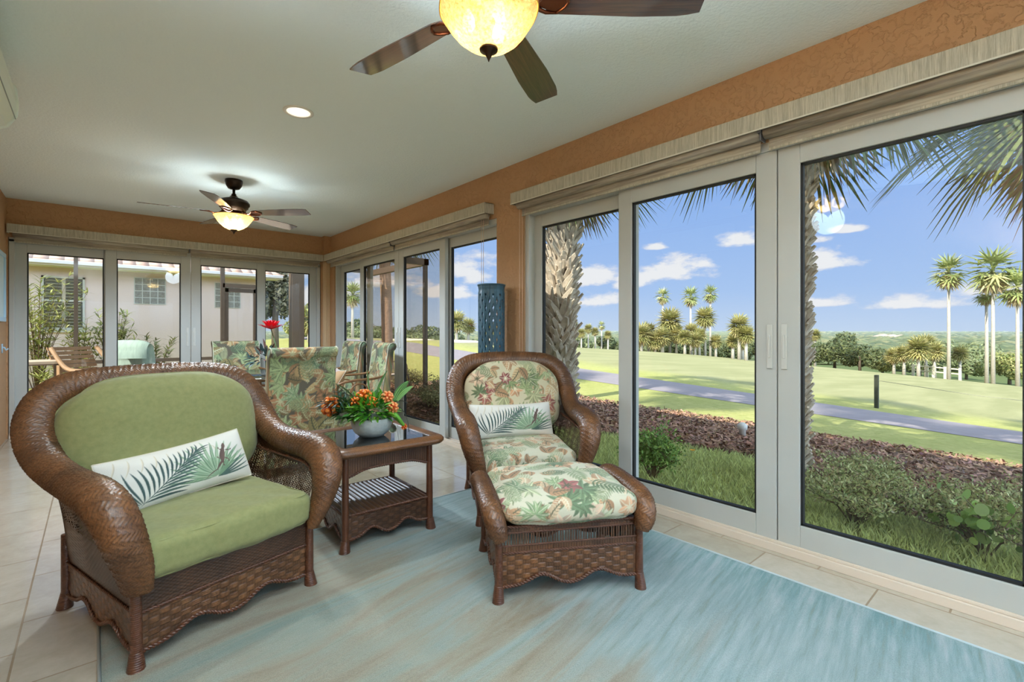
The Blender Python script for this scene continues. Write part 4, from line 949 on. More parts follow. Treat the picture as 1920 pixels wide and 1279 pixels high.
# ------------------------------------------------------------ rug
def rug_mat():
    m = bpy.data.materials.new('teal_rug'); m.use_nodes = True; nt = m.node_tree; g = G(nt); b = nt.nodes['Principled BSDF']
    p = g.n('ShaderNodeNewGeometry').outputs['Position']; s = g.n('ShaderNodeSeparateXYZ', i_0=p)
    rot = g.n('ShaderNodeMapping', i_0=p); rot.inputs['Rotation'].default_value = (0, 0, -.16)
    v = g.scale(rot.outputs[0], (.55, 3.4, 1)); n = g.noise(v, 1.7, 6, .62, .7); n2 = g.noise(g.scale(rot.outputs[0], (1.5, 17, 1)), 2.0, 4, .6); n3 = g.noise(p, 330, 2, .6)
    edge = g.n('ShaderNodeMapRange', interpolation_type='SMOOTHSTEP', i_0=g.m('ADD', s.outputs[0], g.m('MULTIPLY', g.m('SUBTRACT', n2, .5), 1.1)), i_1=1.9, i_2=2.65, i_3=0.0, i_4=1.0).outputs[0]
    blue = g.n('ShaderNodeMapRange', interpolation_type='SMOOTHSTEP', i_0=g.m('ADD', s.outputs[0], g.m('MULTIPLY', g.m('SUBTRACT', n, .5), 2.2)), i_1=.9, i_2=1.9, i_3=0.0, i_4=1.0).outputs[0]
    base = g.ramp(n, [(.30, L2((146, 132, 108))), (.43, L2((164, 158, 138))), (.55, L2((160, 168, 154))), (.68, L2((138, 160, 150)))])
    teal = g.ramp(g.m('ADD', g.m('MULTIPLY', n2, .6), g.m('MULTIPLY', n, .4)), [(.42, L2((100, 156, 160))), (.50, L2((148, 182, 186))), (.62, L2((180, 198, 202)))])
    pale = g.ramp(n2, [(.34, L2((142, 170, 172))), (.50, L2((158, 182, 184))), (.66, L2((172, 192, 194)))])
    c = g.mix(g.m('MULTIPLY', edge, .85), g.mix(blue, base, pale), teal)
    # darker greenish streaks
    st = g.ramp(n2, [(.30, (1,)*3), (.42, (0,)*3)]); c = g.mix(g.m('MULTIPLY', st, .45), c, L2((136, 150, 130)))
    mm = g.n('ShaderNodeMix', data_type='RGBA', blend_type='MULTIPLY'); mm.inputs[0].default_value = 1; g.set(mm.inputs[6], c); g.set(mm.inputs[7], g.ramp(n3, [(.3, (.72,)*3), (.62, (1,)*3)]))
    g.set(b.inputs['Base Color'], mm.outputs[2]); b.inputs['Roughness'].default_value = .95; b.inputs['Specular IOR Level'].default_value = .1; b.inputs['Sheen Weight'].default_value = .25
    bm = g.n('ShaderNodeBump', i_Strength=1.0, i_Distance=.006, i_Height=g.m('ADD', n3, g.m('MULTIPLY', g.noise(p, 60, 3, .6), .8))); nt.links.new(bm.outputs[0], b.inputs['Normal'])
    return m
nx, ny = 200, 330; X, Y = np.meshgrid(np.linspace(.015, 2.59, nx), np.linspace(-1.0, 3.04, ny), indexing='ij')
ex = np.minimum(np.minimum(X-.015, 2.59-X), np.minimum(Y+1, 3.04-Y)); Z = .0125*np.sqrt(np.clip(ex/.02, 0, 1))+.0015*np.sin(9*X+3*Y)*np.sin(7*Y)*(ex > .03)+.0005
X2 = X+(ex < .001)*.004*np.sin(40*Y); P = np.stack([X2, Y, Z], -1).reshape(-1, 3)
o = mobj('area_rug', P, grid_faces(nx, ny)[:, ::-1] if False else grid_faces(nx, ny), rug_mat()); tag(o, 'large pale teal and beige streaked rug under the wicker seating', 'rug')
b_ = MB()
for seg in ([(.012, -1, .006), (.012, 3.042, .006)], [(.012, 3.042, .006), (2.592, 3.042, .006)], [(2.592, 3.042, .006), (2.592, -1, .006)]): b_.tube(seg, .006, 6)
b_.build('rug_binding', mat('rug_binding', (182, 196, 200), .9), o, True)
# ------------------------------------------------------------ blue pierced floor lamp behind the window armchair
def blue_lamp():
    t = thing('floor_lamp', 'tall blue pierced cylinder lamp standing in front of the pier', 'floor lamp', (2.70, 3.405, 0))
    H_, r = 1.645, .118; nz, na = 420, 132
    z = np.linspace(0, H_, nz); a = np.linspace(0, 2*PI, na, endpoint=False); Z, A = np.meshgrid(z, a, indexing='ij')
    def ribs(u, v): return .0022*np.abs(np.sin(PI*u/.0285)), 1-.25*np.abs(np.sin(PI*v/.02))
    rr = r-.004*np.exp(-((Z-H_+.05)/.02)**2)
    P = np.stack([rr*np.cos(A), rr*np.sin(A), Z], -1); U = A*r
    n_ = 22
    def holes(u, v):
        c = u/(2*PI*r)*n_; i = np.floor(c); fc = c-i-.5; row = .115; ph = (v/row+.5*np.mod(i, 2)); fr = np.mod(ph, 1)-.5
        return (np.abs(fc)/.24+np.abs(fr)/.30 < 1) & (v > .06) & (v < H_-.09)
    hh, q = ribs(U, Z); P[..., 0] += np.cos(A)*hh; P[..., 1] += np.sin(A)*hh
    hm = holes(U, Z).ravel(); F = grid_faces(nz, na, True); F = F[~hm[F[:, 0]]]
    M_b = mat('blue_glaze', (58, 98, 118), .38, var=.35, vscale=9, bump=.001, bscale=60)
    o = mobj('pierced_body', P.reshape(-1, 3), F, M_b, t); so = o.modifiers.new('thick', 'SOLIDIFY'); so.thickness = .006; so.offset = -1
    MB().lathe([(.10, 0), (.128, 0), (.128, .02), (.118, .03), (.10, .03)], n=48).build('base', M_b, t, True)
    MB().lathe([(.110, H_-.012), (.126, H_-.012), (.127, H_), (.118, H_+.004), (.110, H_)], n=48, capb=False, capt=False).build('rim', M_b, t, True)
    return t
blue_lamp()
# ------------------------------------------------------------ dining set
def slip_chair():
    t = thing('dining_chair', None, 'dining chair')
    w = .56
    # back: closed profile in y,z (front -y) with a backward roll at the top
    pr = [(.20, .44), (.235, .70), (.262, .90), (.275, 1.00), (.285, 1.05), (.305, 1.082), (.335, 1.092), (.366, 1.078), (.378, 1.048), (.368, 1.018), (.345, 1.0), (.335, .93), (.318, .75), (.300, .50), (.29, .20), (.285, .09), (.25, .09), (.22, .25), (.20, .44)]
    C, s = resample(np.c_[np.array(pr), np.zeros(len(pr))], .006); nx = 96; xs = np.linspace(-1, 1, nx)
    X = xs[None]*(w/2)*(1+.03*np.sin(C[:, 1]*4)[:, None]*0); rnd = (1-np.abs(xs)**14)[None]
    ctr = np.array([C[:, 0].mean(), .6]); Y = C[:, 0][:, None]+0*X; Zz = C[:, 1][:, None]+0*X
    wob = .004*np.sin(9*X+7*Zz)*np.cos(6*Zz); P = np.stack([X, Y+wob, Zz], -1)
    u = P[..., 0]*.95+.1; v = np.repeat(s[:, None], nx, 1)*.95
    col = P_slip.sample(u.ravel(), v.ravel())
    F = grid_faces(len(s), nx); k0 = [i*nx for i in range(len(s))]; k1 = [i*nx+nx-1 for i in range(len(s))]
    F = [tuple(f) for f in F.tolist()]
    o = mobj('backrest_cover', P.reshape(-1, 3), F+[tuple(k0[:-1]), tuple(k1[:-1][::-1])], M_slip, t, col=col)
    for sx_ in (-1, 1): MB().tube([(sx_*w/2, y, z) for y, z in [(.200, .46), (.235, .70), (.262, .90), (.275, 1.00), (.285, 1.05), (.305, 1.082), (.335, 1.092), (.366, 1.078), (.378, 1.048)]], .006, 6).build('piping', M_pipe, o, True)
    box_cushion('seat_cover', w, .52, .13, .04, M_slip, t, .012, .008, col=lambda u, v: P_slip.sample(u*1.0+.35, v*1.0+.6), loc=(0, -.045, .41), wr=.002, seed=3)
    # skirt with loose folds
    pts = [(-w/2, .21), (-w/2, -.30), (w/2, -.30), (w/2, .21)]; C2, s2 = resample(np.c_[np.array(pts), np.zeros(4)], .012); nz_ = 26; zz = np.linspace(.08, .37, nz_)
    out = C2[:, :2]-np.array([0, -.04]); out /= np.linalg.norm(out, axis=1, keepdims=True)
    f_ = (1-(zz-.08)/.29)[None, :]; push = f_*(.012+.009*np.sin(s2*38)[:, None])
    P = np.stack([C2[:, 0][:, None]+out[:, 0][:, None]*push, C2[:, 1][:, None]+out[:, 1][:, None]*push, np.repeat(zz[None], len(s2), 0)], -1)
    mobj('skirt', P.reshape(-1, 3), grid_faces(len(s2), nz_), M_slip, t, col=P_slip.sample(np.repeat(s2[:, None], nz_, 1).ravel()*.9, P[..., 2].ravel()*.9+.2))
    for sx_ in (-1, 1):
        for y in (-.27, .22): MB().lathe([(.018, .0), (.016, .02), (.016, .36)], (sx_*.25, y, 0), 12).build('leg', M_rattan, t, True)
        ar = catmull([(sx_*.27, .24, .72), (sx_*.315, .10, .70), (sx_*.325, -.12, .69), (sx_*.31, -.27, .655), (sx_*.29, -.29, .56), (sx_*.285, -.28, .42)], 8)
        MB().tube(ar.tolist(), .014, 10).build('armrest', M_rattan, t, True)
        lp = [(sx_*.30, .0+.10*math.cos(a)-.05, .55+.10*math.sin(a)) for a in np.linspace(0, 2*PI, 25)]; MB().tube(lp, .009, 8, False).build('arm_loop', M_rattan, t, True)
    return t
M_slip = mat('slipcover_print', (1, 1, 1), .88, attr='Col', bump=.001, bscale=380)
M_pipe = mat('slip_piping', (196, 194, 172), .8); M_rattan = mat('rattan', (150, 108, 70), .42, var=.3, vscale=25, bump=.001, bscale=50)
sc = slip_chair(); seats = [((1.335, 4.62), 184, 'print slipcovered dining chair nearest, its tall back toward the camera'), ((1.47, 7.10), 3, 'print slipcovered dining chair at the far side of the glass table'),
         ((2.28, 5.38), -97, 'print slipcovered dining chair at the window side with a pillow'), ((2.32, 6.3), -90, 'print slipcovered dining chair at the window side, closer to the back doors')]
for i, (p, a, lb) in enumerate(seats):
    o = sc if i == 0 else copy_tree(sc)
    o.location = (p[0], p[1], 0); o.rotation_euler = (0, 0, math.radians(a)); tag(o, lb, 'dining chair', 'slipcovered dining chairs')
class Flat:
    def __init__(s, a, b): s.a = a; s.b = b
    def sample(s, u, v):
        k = smoothstep(.55, .6, u)[:, None]; return np.array(L2(s.a))*(1-k)+np.array(L2(s.b))*k
o = pillow('throw_pillow', .40, .36, .13, M_cloth, None, (2.0, 5.36, .645), (Matrix.Rotation(math.radians(-97), 3, 'Z')@Matrix.Rotation(math.radians(58), 3, 'X')).to_euler(), Flat((188, 166, 160), (170, 136, 96)), .01)
tag(o, 'dusty pink and tan throw pillow on the window side dining chair', 'pillow')
t = thing('dining_table', 'round glass topped dining table on a rattan pole base', 'dining table', (1.50, 5.98, 0))
MB().lathe([(.001, .735), (.66, .735), (.664, .741), (.66, .747), (.001, .747)], n=72, capb=False, capt=False).build('glass_top', glass_mat('dining_glass', (.70, .80, .80), .30), t, True)
for k in range(16):
    a = 2*PI*k/16; P = [(r*math.cos(a+tw), r*math.sin(a+tw), z) for r, z, tw in ((.30, .0, 0), (.22, .12, .15), (.13, .30, .35), (.13, .42, .45), (.22, .58, .6), (.36, .72, .7))]
    MB().tube(catmull(P, 5).tolist(), .013, 8).build('rattan_pole', M_rattan, t, True)
for r, z in ((.30, .02), (.14, .36), (.36, .715), (.27, .64)): MB().tube([(r*math.cos(a), r*math.sin(a), z) for a in np.linspace(0, 2*PI, 41)], .015, 8, False).build('rattan_ring', M_rattan, t, True)
MB().lathe([(.36, .715), (.37, .72), (.37, .733), (.30, .733)], n=40, capb=False, capt=False).build('top_support', M_rattan, t, True)
# ------------------------------------------------------------ flowers
def leafmesh(mb, p, d, L_, w, up=(0, 0, 1), bend=.3, n=7, fold=.15):
    p = Vector(p); d = Vector(d).normalized(); up = Vector(up); s_ = d.cross(up); s_ = s_.normalized() if s_.length > 1e-4 else Vector((1, 0, 0)); nrm = s_.cross(d)
    V = []; cur = p.copy(); dd = d.copy()
    for i in range(n+1):
        q = i/n; ww = w*math.sin(PI*min(1, .08+.92*q)**.8)**.8 if i < n else .0004
        V += [cur-s_*ww+nrm*fold*ww, cur, cur+s_*ww+nrm*fold*ww]; dd = (dd-Vector((0, 0, 1))*bend/n).normalized(); cur = cur+dd*(L_/n)
    F = []
    for i in range(n): k = 3*i; F += [(k, k+1, k+4, k+3), (k+1, k+2, k+5, k+4)]
    mb.add(V, F)
def stripe_leaf_mat():
    m = bpy.data.materials.new('striped_leaf'); m.use_nodes = True; nt = m.node_tree; g = G(nt); b = nt.nodes['Principled BSDF']
    a = g.n('ShaderNodeAttribute', attribute_name='Col'); g.set(b.inputs['Base Color'], a.outputs['Color']); b.inputs['Roughness'].default_value = .35; return m
M_sleaf = stripe_leaf_mat()
def strap_leaf(parent, p, d, L_, w, bend, c1=(52, 118, 62), c2=(150, 190, 120), name='striped_leaf', twist=0):
    nx, ny = 22, 24; p = Vector(p); dd = Vector(d).normalized(); s_ = dd.cross(Vector((0, 0, 1))).normalized(); s_ = (Matrix.Rotation(twist, 3, dd)@s_); V = []; cols = []; cur = p.copy()
    for i in range(nx):
        q = i/(nx-1); ww = w*(math.sin(PI*(.10+.89*q))**.6); nrm = s_.cross(dd)
        for j in range(ny):
            e = j/(ny-1)*2-1; V.append(cur+s_*(e*ww)+nrm*(.22*ww*(e*e))); k = abs(math.sin(e*7.2))**3; cols.append([a*(1-k)+b*k for a, b in zip(L2(c1), L2(c2))])
        dd = (dd-Vector((0, 0, bend/nx))).normalized(); cur = cur+dd*(L_/nx)
    return mobj(name, [tuple(v) for v in V], grid_faces(nx, ny), M_sleaf, parent, col=np.array(cols))
def berry_head(parent, c, r, d, cols=((238, 140, 44), (206, 66, 22)), name='orange_flower', n=24):
    r *= 1.15; V = MB(); c = Vector(c); d = Vector(d).normalized(); q = d.to_track_quat('Z', 'Y'); cc = []
    for i in range(n):
        z = 1-1.75*(i+.5)/n; a = i*2.39996; rr = math.sqrt(max(0, 1-z*z)); dv = q@Vector((rr*math.cos(a), rr*math.sin(a), z)); k0 = len(V.V)
        P = [c+dv*r*k for k in (.25, .55, .8, .95, 1.06, 1.12)]; R_ = [r*.10, r*.16, r*.23, r*.25, r*.18, .0006]
        V.tube(P, R_, 8, False)
        for k in range(len(V.V)-k0): t_ = (k//8)/5; cc.append([a_*t_+b_*(1-t_) for a_, b_ in zip(L2(cols[0]), L2(cols[1]))])
    return mobj(name, V.V, V.F, mat('berry', (1, 1, 1), .35, attr='Col'), parent, col=np.array(cc))
def foliage(parent, name, c, rad, n, ll, w, cols, seed, flat=1.0, updir=.5):
    r_ = random.Random(seed); mb = MB(); cc = []
    for i in range(n):
        a = r_.uniform(0, 2*PI); z = r_.uniform(-.35, 1); rr = math.sqrt(1-min(1, z*z)); dv = Vector((rr*math.cos(a), rr*math.sin(a), z*flat)); k0 = len(mb.V); p = Vector(c)+Vector((dv.x*rad[0], dv.y*rad[1], dv.z*rad[2]))*r_.uniform(.55, 1)
        leafmesh(mb, p, dv+Vector((r_.gauss(0, .3), r_.gauss(0, .3), updir*r_.uniform(0, 1))), ll*r_.uniform(.6, 1.2), w*r_.uniform(.7, 1.2), (r_.gauss(0, .4), r_.gauss(0, .4), 1), .5, 4)
        b = r_.choice(cols); k = r_.uniform(.75, 1.2); cc += [[min(1, x*k) for x in L2(b)]]*(len(mb.V)-k0)
    return mobj(name, mb.V, mb.F, mat('leaf_green', (1, 1, 1), .45, attr='Col', trans=.2), parent, col=np.array(cc))
t = thing('flower_arrangement', 'orange and green tropical flower arrangement in a grey bowl on the side table', 'flower arrangement', (1.305, 2.845, .580))
M_bowl = mat('grey_ceramic', (176, 186, 184), .45, var=.22, vscale=30, bump=.002, bscale=60)
MB().lathe([(.055, 0), (.075, .004), (.105, .03), (.122, .07), (.127, .115), (.120, .118), (.114, .10), (.10, .05), (.02, .03)], n=48, capt=False).build('bowl', M_bowl, t, True)
RV = Vector((.756, -.654, 0)); FV = Vector((.654, .756, 0))
def fp(u, v, d=0.0): return RV*((u-694)*.00331)+Vector((0, 0, 1.236-(v-619.5)/905*3.0-.580))+FV*d
foliage(t, 'fern_greens', (0, 0, .15), (.15, .15, .10), 620, .055, .009, [(74, 150, 40), (112, 176, 54), (60, 128, 44), (134, 192, 70)], 3)
foliage(t, 'dark_greens', tuple(fp(655, 775)), (.10, .09, .05), 160, .075, .010, [(44, 84, 44), (58, 100, 50), (88, 116, 60)], 4)
foliage(t, 'pine_sprigs', tuple(fp(640, 752)), (.09, .05, .025), 90, .12, .004, [(30, 70, 66), (40, 88, 70), (66, 110, 84)], 5, .4, .1)
for (u, v, d, L_, w, tw, dr) in ((686, 745, .02, .15, .020, .2, (-.05, 0, 1)), (700, 745, .04, .16, .021, -.3, (.28, .1, 1)), (664, 752, .0, .16, .018, .5, (-.75, .1, .9)), (735, 755, .03, .14, .020, -.9, (.45, .1, 1.0)), (742, 752, .0, .12, .018, .6, (.7, .1, 1)), (650, 762, .02, .17, .014, .1, (-1, .1, .5)), (672, 760, -.05, .17, .012, .4, (-.9, -.1, .65))):
    strap_leaf(t, fp(u, v, d), RV*dr[0]+FV*dr[1]+Vector((0, 0, dr[2])), L_*1.15, w*1.6, .6, twist=tw)
for (u, v, d, r, dr, cl) in ((620, 762, -.02, .052, (-.7, -.6, .2), 0), (683, 745, -.03, .045, (-.1, -.5, .8), 0), (700, 752, -.06, .030, (.3, -.8, .5), 0), (725, 744, -.02, .032, (.3, -.4, .8), 1), (737, 762, -.05, .030, (.7, -.6, .4), 1), (668, 752, -.05, .026, (-.4, -.7, .4), 0)):
    berry_head(t, fp(u, v, d), r, RV*dr[0]+FV*dr[1]+Vector((0, 0, dr[2])), ((240, 140, 44), (204, 62, 22)) if cl == 0 else ((246, 172, 110), (226, 112, 60)))
for (P_, r_) in (([fp(735, 772, -.03), fp(745, 783, -.03), fp(757, 797, -.03)], [.020, .016, .009]), ([fp(730, 765, -.05), fp(742, 775, -.05), fp(752, 788, -.05)], [.014, .012, .007])):
    MB().tube(P_, r_, 10).build('green_bud', mat('bud_green', (104, 172, 58), .5, bump=.004, bscale=90), t, True)
berry_head(t, fp(757, 799, -.03), .016, RV*.6-Vector((0, 0, .8)), name='bud_tip', n=14)
m = MB()
for P_ in ([fp(735, 755, -.02), fp(752, 765, -.03), fp(763, 785, -.03), fp(766, 808, -.03)], [fp(620, 735, 0), fp(645, 738, 0), fp(680, 760, 0)], [fp(628, 722), fp(645, 738), fp(668, 765)], [fp(740, 752), fp(752, 752), fp(762, 756)]): m.tube(catmull([tuple(p) for p in P_], 6).tolist(), .0022, 6)
m.build('wiry_stems', mat('dark_stem', (52, 62, 50), .5), t, True)
# dining table centrepiece
t = thing('flower_centrepiece', 'red water lily flower centrepiece on the glass dining table', 'flower arrangement', (1.60, 5.98, .747))
MB().lathe([(.05, 0), (.09, .01), (.10, .05), (.08, .08), (.07, .08)], n=32).build('vase', mat('dark_vase', (70, 76, 76), .3), t, True)
def lily(c, r, n1=14):
    mb = MB()
    for ring, (k, el_, L_) in enumerate(((n1, .25, r), (n1, .7, r*.9), (n1-4, 1.1, r*.75))):
        for i in range(k):
            a = 2*PI*i/k+ring*.3; d = Vector((math.cos(a)*math.cos(el_), math.sin(a)*math.cos(el_), math.sin(el_))); leafmesh(mb, c, d, L_, r*.12, (0, 0, 1), -.25, 5, .4)
    return mb
c_ = Vector((-.06, .05, .50)); lily(c_, .16).build('red_flower', mat('red_petal', (206, 30, 44), .5, trans=.15), t, True)
lily(Vector((-.02, .0, .16)), .10).build('red_flower', mat('red_petal', (206, 30, 44), .5), t, True)
MB().tube([(0, 0, .05), (.0, .02, .25), tuple(c_)], .005, 8).build('stem', mat('stem_green', (70, 96, 50), .6), t, True)
strap_leaf(t, (.0, 0, .22), (.75, -.6, .35), .34, .045, .5, (96, 158, 44), (120, 176, 60), 'broad_leaf')
strap_leaf(t, (.0, 0, .24), (-.75, .6, .25), .20, .035, .3, (104, 160, 50), (128, 180, 64), 'broad_leaf')
foliage(t, 'dark_leaves', (-.12, .10, .16), (.16, .14, .10), 60, .13, .018, [(58, 78, 74), (84, 92, 84), (120, 84, 76), (60, 70, 60)], 9)
# ------------------------------------------------------------ palms, trees and shrubs
M_frond = mat('palm_frond', (1, 1, 1), .45, attr='Col', trans=.25)
M_boot = mat('palm_boot', (214, 200, 180), .85, var=.3, vscale=14, bump=.004, bscale=60)
M_trunk = mat('palm_trunk', (128, 112, 96), .9, var=.35, vscale=12, bump=.01, bscale=25, stretch=(1, 1, 2.5))
M_trunk2 = mat('pale_palm_trunk', (196, 186, 174), .85, var=.2, vscale=6)
M_trunkp = mat('pinkish_palm_trunk', (206, 172, 148), .9, var=.35, vscale=22, bump=.02, bscale=22, stretch=(1, 1, 1.8))
def fronds(seed, n, pet, blade, nseg, droop, cols, dead, wseg=.020, skirt=0, up=1.25, quads=3):
    r_ = np.random.default_rng(seed); V = []; F = []; C_ = []
    def strip_(pts, ws, side, c):
        k = len(V)
        for p, w in zip(pts, ws): V.append(p-side*w); V.append(p+side*w)
        for i in range(len(pts)-1): F.append((k+2*i, k+2*i+1, k+2*i+3, k+2*i+2))
        C_.extend([c]*(2*len(pts)))
    for i in range(n+skirt):
        az_ = i*2.39996+r_.uniform(-.2, .2); isd = i >= n
        e = (up-(up+.75)*((i/max(1, n-1))**1.1)) if not isd else -1.25+r_.uniform(-.1, .25)
        d = np.array([math.cos(az_)*math.cos(e), math.sin(az_)*math.cos(e), math.sin(e)]); L_ = pet*r_.uniform(.8, 1.1)*(1 if not isd else .6)
        pts = [np.zeros(3)]; dd = d.copy()
        for k in range(5): pts.append(pts[-1]+dd*L_/5); dd = dd+np.array([0, 0, -.10*droop]); dd /= np.linalg.norm(dd)
        side = np.cross(dd, [0, 0, 1]); side /= max(np.linalg.norm(side), 1e-6); nrm = np.cross(side, dd)
        base = np.array(L2(dead if isd else cols[r_.integers(len(cols))]))*r_.uniform(.8, 1.2)
        strip_(pts, [wseg*.8]*6, side, base*.9); o_ = pts[-1]
        for s_ in range(nseg):
            q = s_/(nseg-1)*2-1; a = q*1.9; sd = dd*math.cos(a)+side*math.sin(a)+nrm*(.18*abs(q)); sd /= np.linalg.norm(sd)
            bl = blade*(1-.35*abs(q)**2)*r_.uniform(.88, 1.08); dro = droop*(.25+.2*abs(q))*r_.uniform(.7, 1.3); pp = [o_.copy()]; dv = sd.copy()
            for k in range(quads): pp.append(pp[-1]+dv*bl/quads); dv = dv+np.array([0, 0, -dro*(k+1)/quads*1.1]); dv /= np.linalg.norm(dv)
            s2 = np.cross(sd, nrm); s2 /= max(np.linalg.norm(s2), 1e-6)
            ws = [wseg*(.55+.45*math.sin(PI*min(.5, k/quads+.2))) if k < quads else wseg*.08 for k in range(quads+1)]
            strip_(pp, ws, s2*.9+nrm*.25*(1 if s_ % 2 else -1), base*r_.uniform(.8, 1.25))
    return np.array(V), F, np.clip(np.array(C_), 0, 1)
FR_NEAR = [fronds(1, 34, 1.0, 1.0, 36, 1.0, [(104, 116, 60), (120, 132, 68), (84, 104, 54)], (150, 126, 92), .017, 6), fronds(2, 32, 1.05, .95, 34, 1.2, [(112, 124, 62), (132, 138, 74), (88, 106, 52)], (160, 138, 100), .017, 8)]
def near_palm(x, y, zc, label, r=.2, fr=0, booted=True, lean=(0, 0), rot=0, group=None, bz0=0.2, sc=1.0, tm=None):
    t = thing('palm_tree', label, 'palm tree', (x, y, gzf(x, y)-.05), 0, group)
    H_ = zc-gzf(x, y)+.05; P = [(lean[0]*(q**1.5), lean[1]*(q**1.5), H_*q) for q in np.linspace(0, 1, 14)]
    MB().tube(P, [r*(1.35-.35*min(1, q*5)) for q in np.linspace(0, 1, 14)], 20).build('trunk', tm or M_trunk, t, True)
    if booted:
        r_ = random.Random(5+fr); mb = MB(); z = bz0; row = 0
        while z < H_-.05:
            q = z/H_; cx_, cy_ = lean[0]*q**1.5, lean[1]*q**1.5; nb = 8
            for k in range(nb):
                a = 2*PI*(k+.5*(row % 2))/nb+r_.uniform(-.15, .15); cr, sr = math.cos(a), math.sin(a); L_ = r_.uniform(.20, .36)*sc; tw = r_.choice((-1, 1))*r_.uniform(.25, .6); wd = r_.uniform(.042, .066)*sc
                for sp in (-1, 1):       # each boot splits in two
                    p0 = Vector((cx_+cr*(r-.02), cy_+sr*(r-.02), z)); out = Vector((cr, sr, 0)); tan = Vector((-sr, cr, 0)); d = (out*.42+Vector((0, 0, .85))+tan*(tw*.5+sp*.42)).normalized()
                    s_ = d.cross(out).normalized(); nrm = s_.cross(d); pts = [(p0, wd, .022), (p0+d*L_*.5, wd*.8, .016), (p0+d*L_+out*.02, wd*.42, .008)]
                    V = []
                    for p, w, th in pts: V += [p-s_*w-nrm*th, p+s_*w-nrm*th, p+s_*w*.8+nrm*th, p-s_*w*.8+nrm*th]
                    F = [(0, 1, 2, 3), (8, 11, 10, 9)]
                    for i in (0, 4):
                        for j in range(4): F.append((i+j, i+4+j, i+4+(j+1) % 4, i+(j+1) % 4))
                    mb.add(V, F)
            z += .115*sc; row += 1
        mb.build('leaf_boots', M_boot, t)
    V, F, C_ = FR_NEAR[fr]; M_ = np.array(Matrix.Rotation(rot, 3, 'Z')); V = V@M_.T+np.array([lean[0], lean[1], H_])
    mobj('crown_of_fronds', V, F, M_frond, t, smooth=False, col=C_); return t
near_palm(5.80, 5.56, 4.25, 'palm with crossed leaf boots on its trunk, seen left of the wide window', .20, 0, lean=(.12, -.10))
near_palm(4.99, 1.77, 4.0, 'palm trunk half hidden by the middle door post', .13, 1, lean=(.05, -.08), rot=1.0, sc=.55)
near_palm(6.3, -.25, 3.6, 'palm whose sunlit fronds hang at the top right', .2, 0, lean=(0, 0), rot=2.3)
near_palm(5.52, 11.1, 4.3, 'palm with a smooth pinkish trunk beyond the screened corner', .135, 1, booted=False, lean=(-.12, .05), rot=.5, tm=M_trunkp)
near_palm(6.6, 7.75, 6.2, 'tall palm standing behind the wall pier', .18, 1, booted=False, lean=(0, 0), rot=2.0)
near_palm(6.7, 6.42, 6.2, 'tall palm hidden behind the booted palm trunk', .10, 1, booted=False, lean=(0, 0), rot=1.7)
near_palm(6.35, 2.42, 6.2, 'tall palm standing behind the middle door post', .10, 0, booted=False, lean=(0, 0), rot=.7)
near_palm(7.6, -1.4, 5.8, 'tall palm to the right beyond the end of the window', .18, 0, booted=False, lean=(0, 0), rot=.2)
# distant palms and trees --- rays from the camera give bearings only; every tree stands on the terrain at its own distance
CS, SN = math.cos(YAW), math.sin(YAW)
def bear(u, D): L_ = (u-960)/905*D; return D*SN+L_*CS, D*CS-L_*SN
def zat(v, D): return CAM_H-(v-619.5)/905*D
FR_FAR = {'sabal': [fronds(s_, 46, .55, .95, 11, .9, [(170, 164, 104), (186, 176, 122), (140, 140, 84)], (176, 150, 108), .07, 8, 1.4, 2) for s_ in (11, 12, 13)],
          'wash': [fronds(s_, 26, .7, .9, 9, .9, [(160, 168, 108), (178, 178, 124), (138, 150, 92)], (184, 166, 130), .06, 22, 1.35, 2) for s_ in (21, 22, 23)]}
fcache = {}
def far_palm(u, D, v, rp, kind, label, k=0, tr=None):
    x, y = bear(u, D); z0 = gzf(x, y)-.1; zc = zat(v, D); R_ = rp/905*D/1.12; t = thing('distant_palm', label, 'palm tree', (x, y, z0), 0, 'palms on the golf course')
    key = (kind, k % 3)
    rr = tr or (.135 if kind == 'wash' else .14)
    H_ = max(.6, zc-z0)
    MB().tube([(0, 0, 0), (0, 0, H_*.5), (.03, .02, H_)], [rr*1.3, rr, rr*.8], 10).build('trunk', M_trunk2, t, True)
    V, F, C_ = FR_FAR[kind][k % 3]
    if key not in fcache:
        o = mobj('crown', V, F, M_frond, t, smooth=False, col=C_); fcache[key] = o
    else: o = fcache[key].copy(); COL.objects.link(o); o.parent = t
    o.location = (.03, .02, H_); o.scale = (R_, R_, R_*(1.15 if kind == 'wash' else 1)); o.rotation_euler = (0, 0, k*1.3); return t
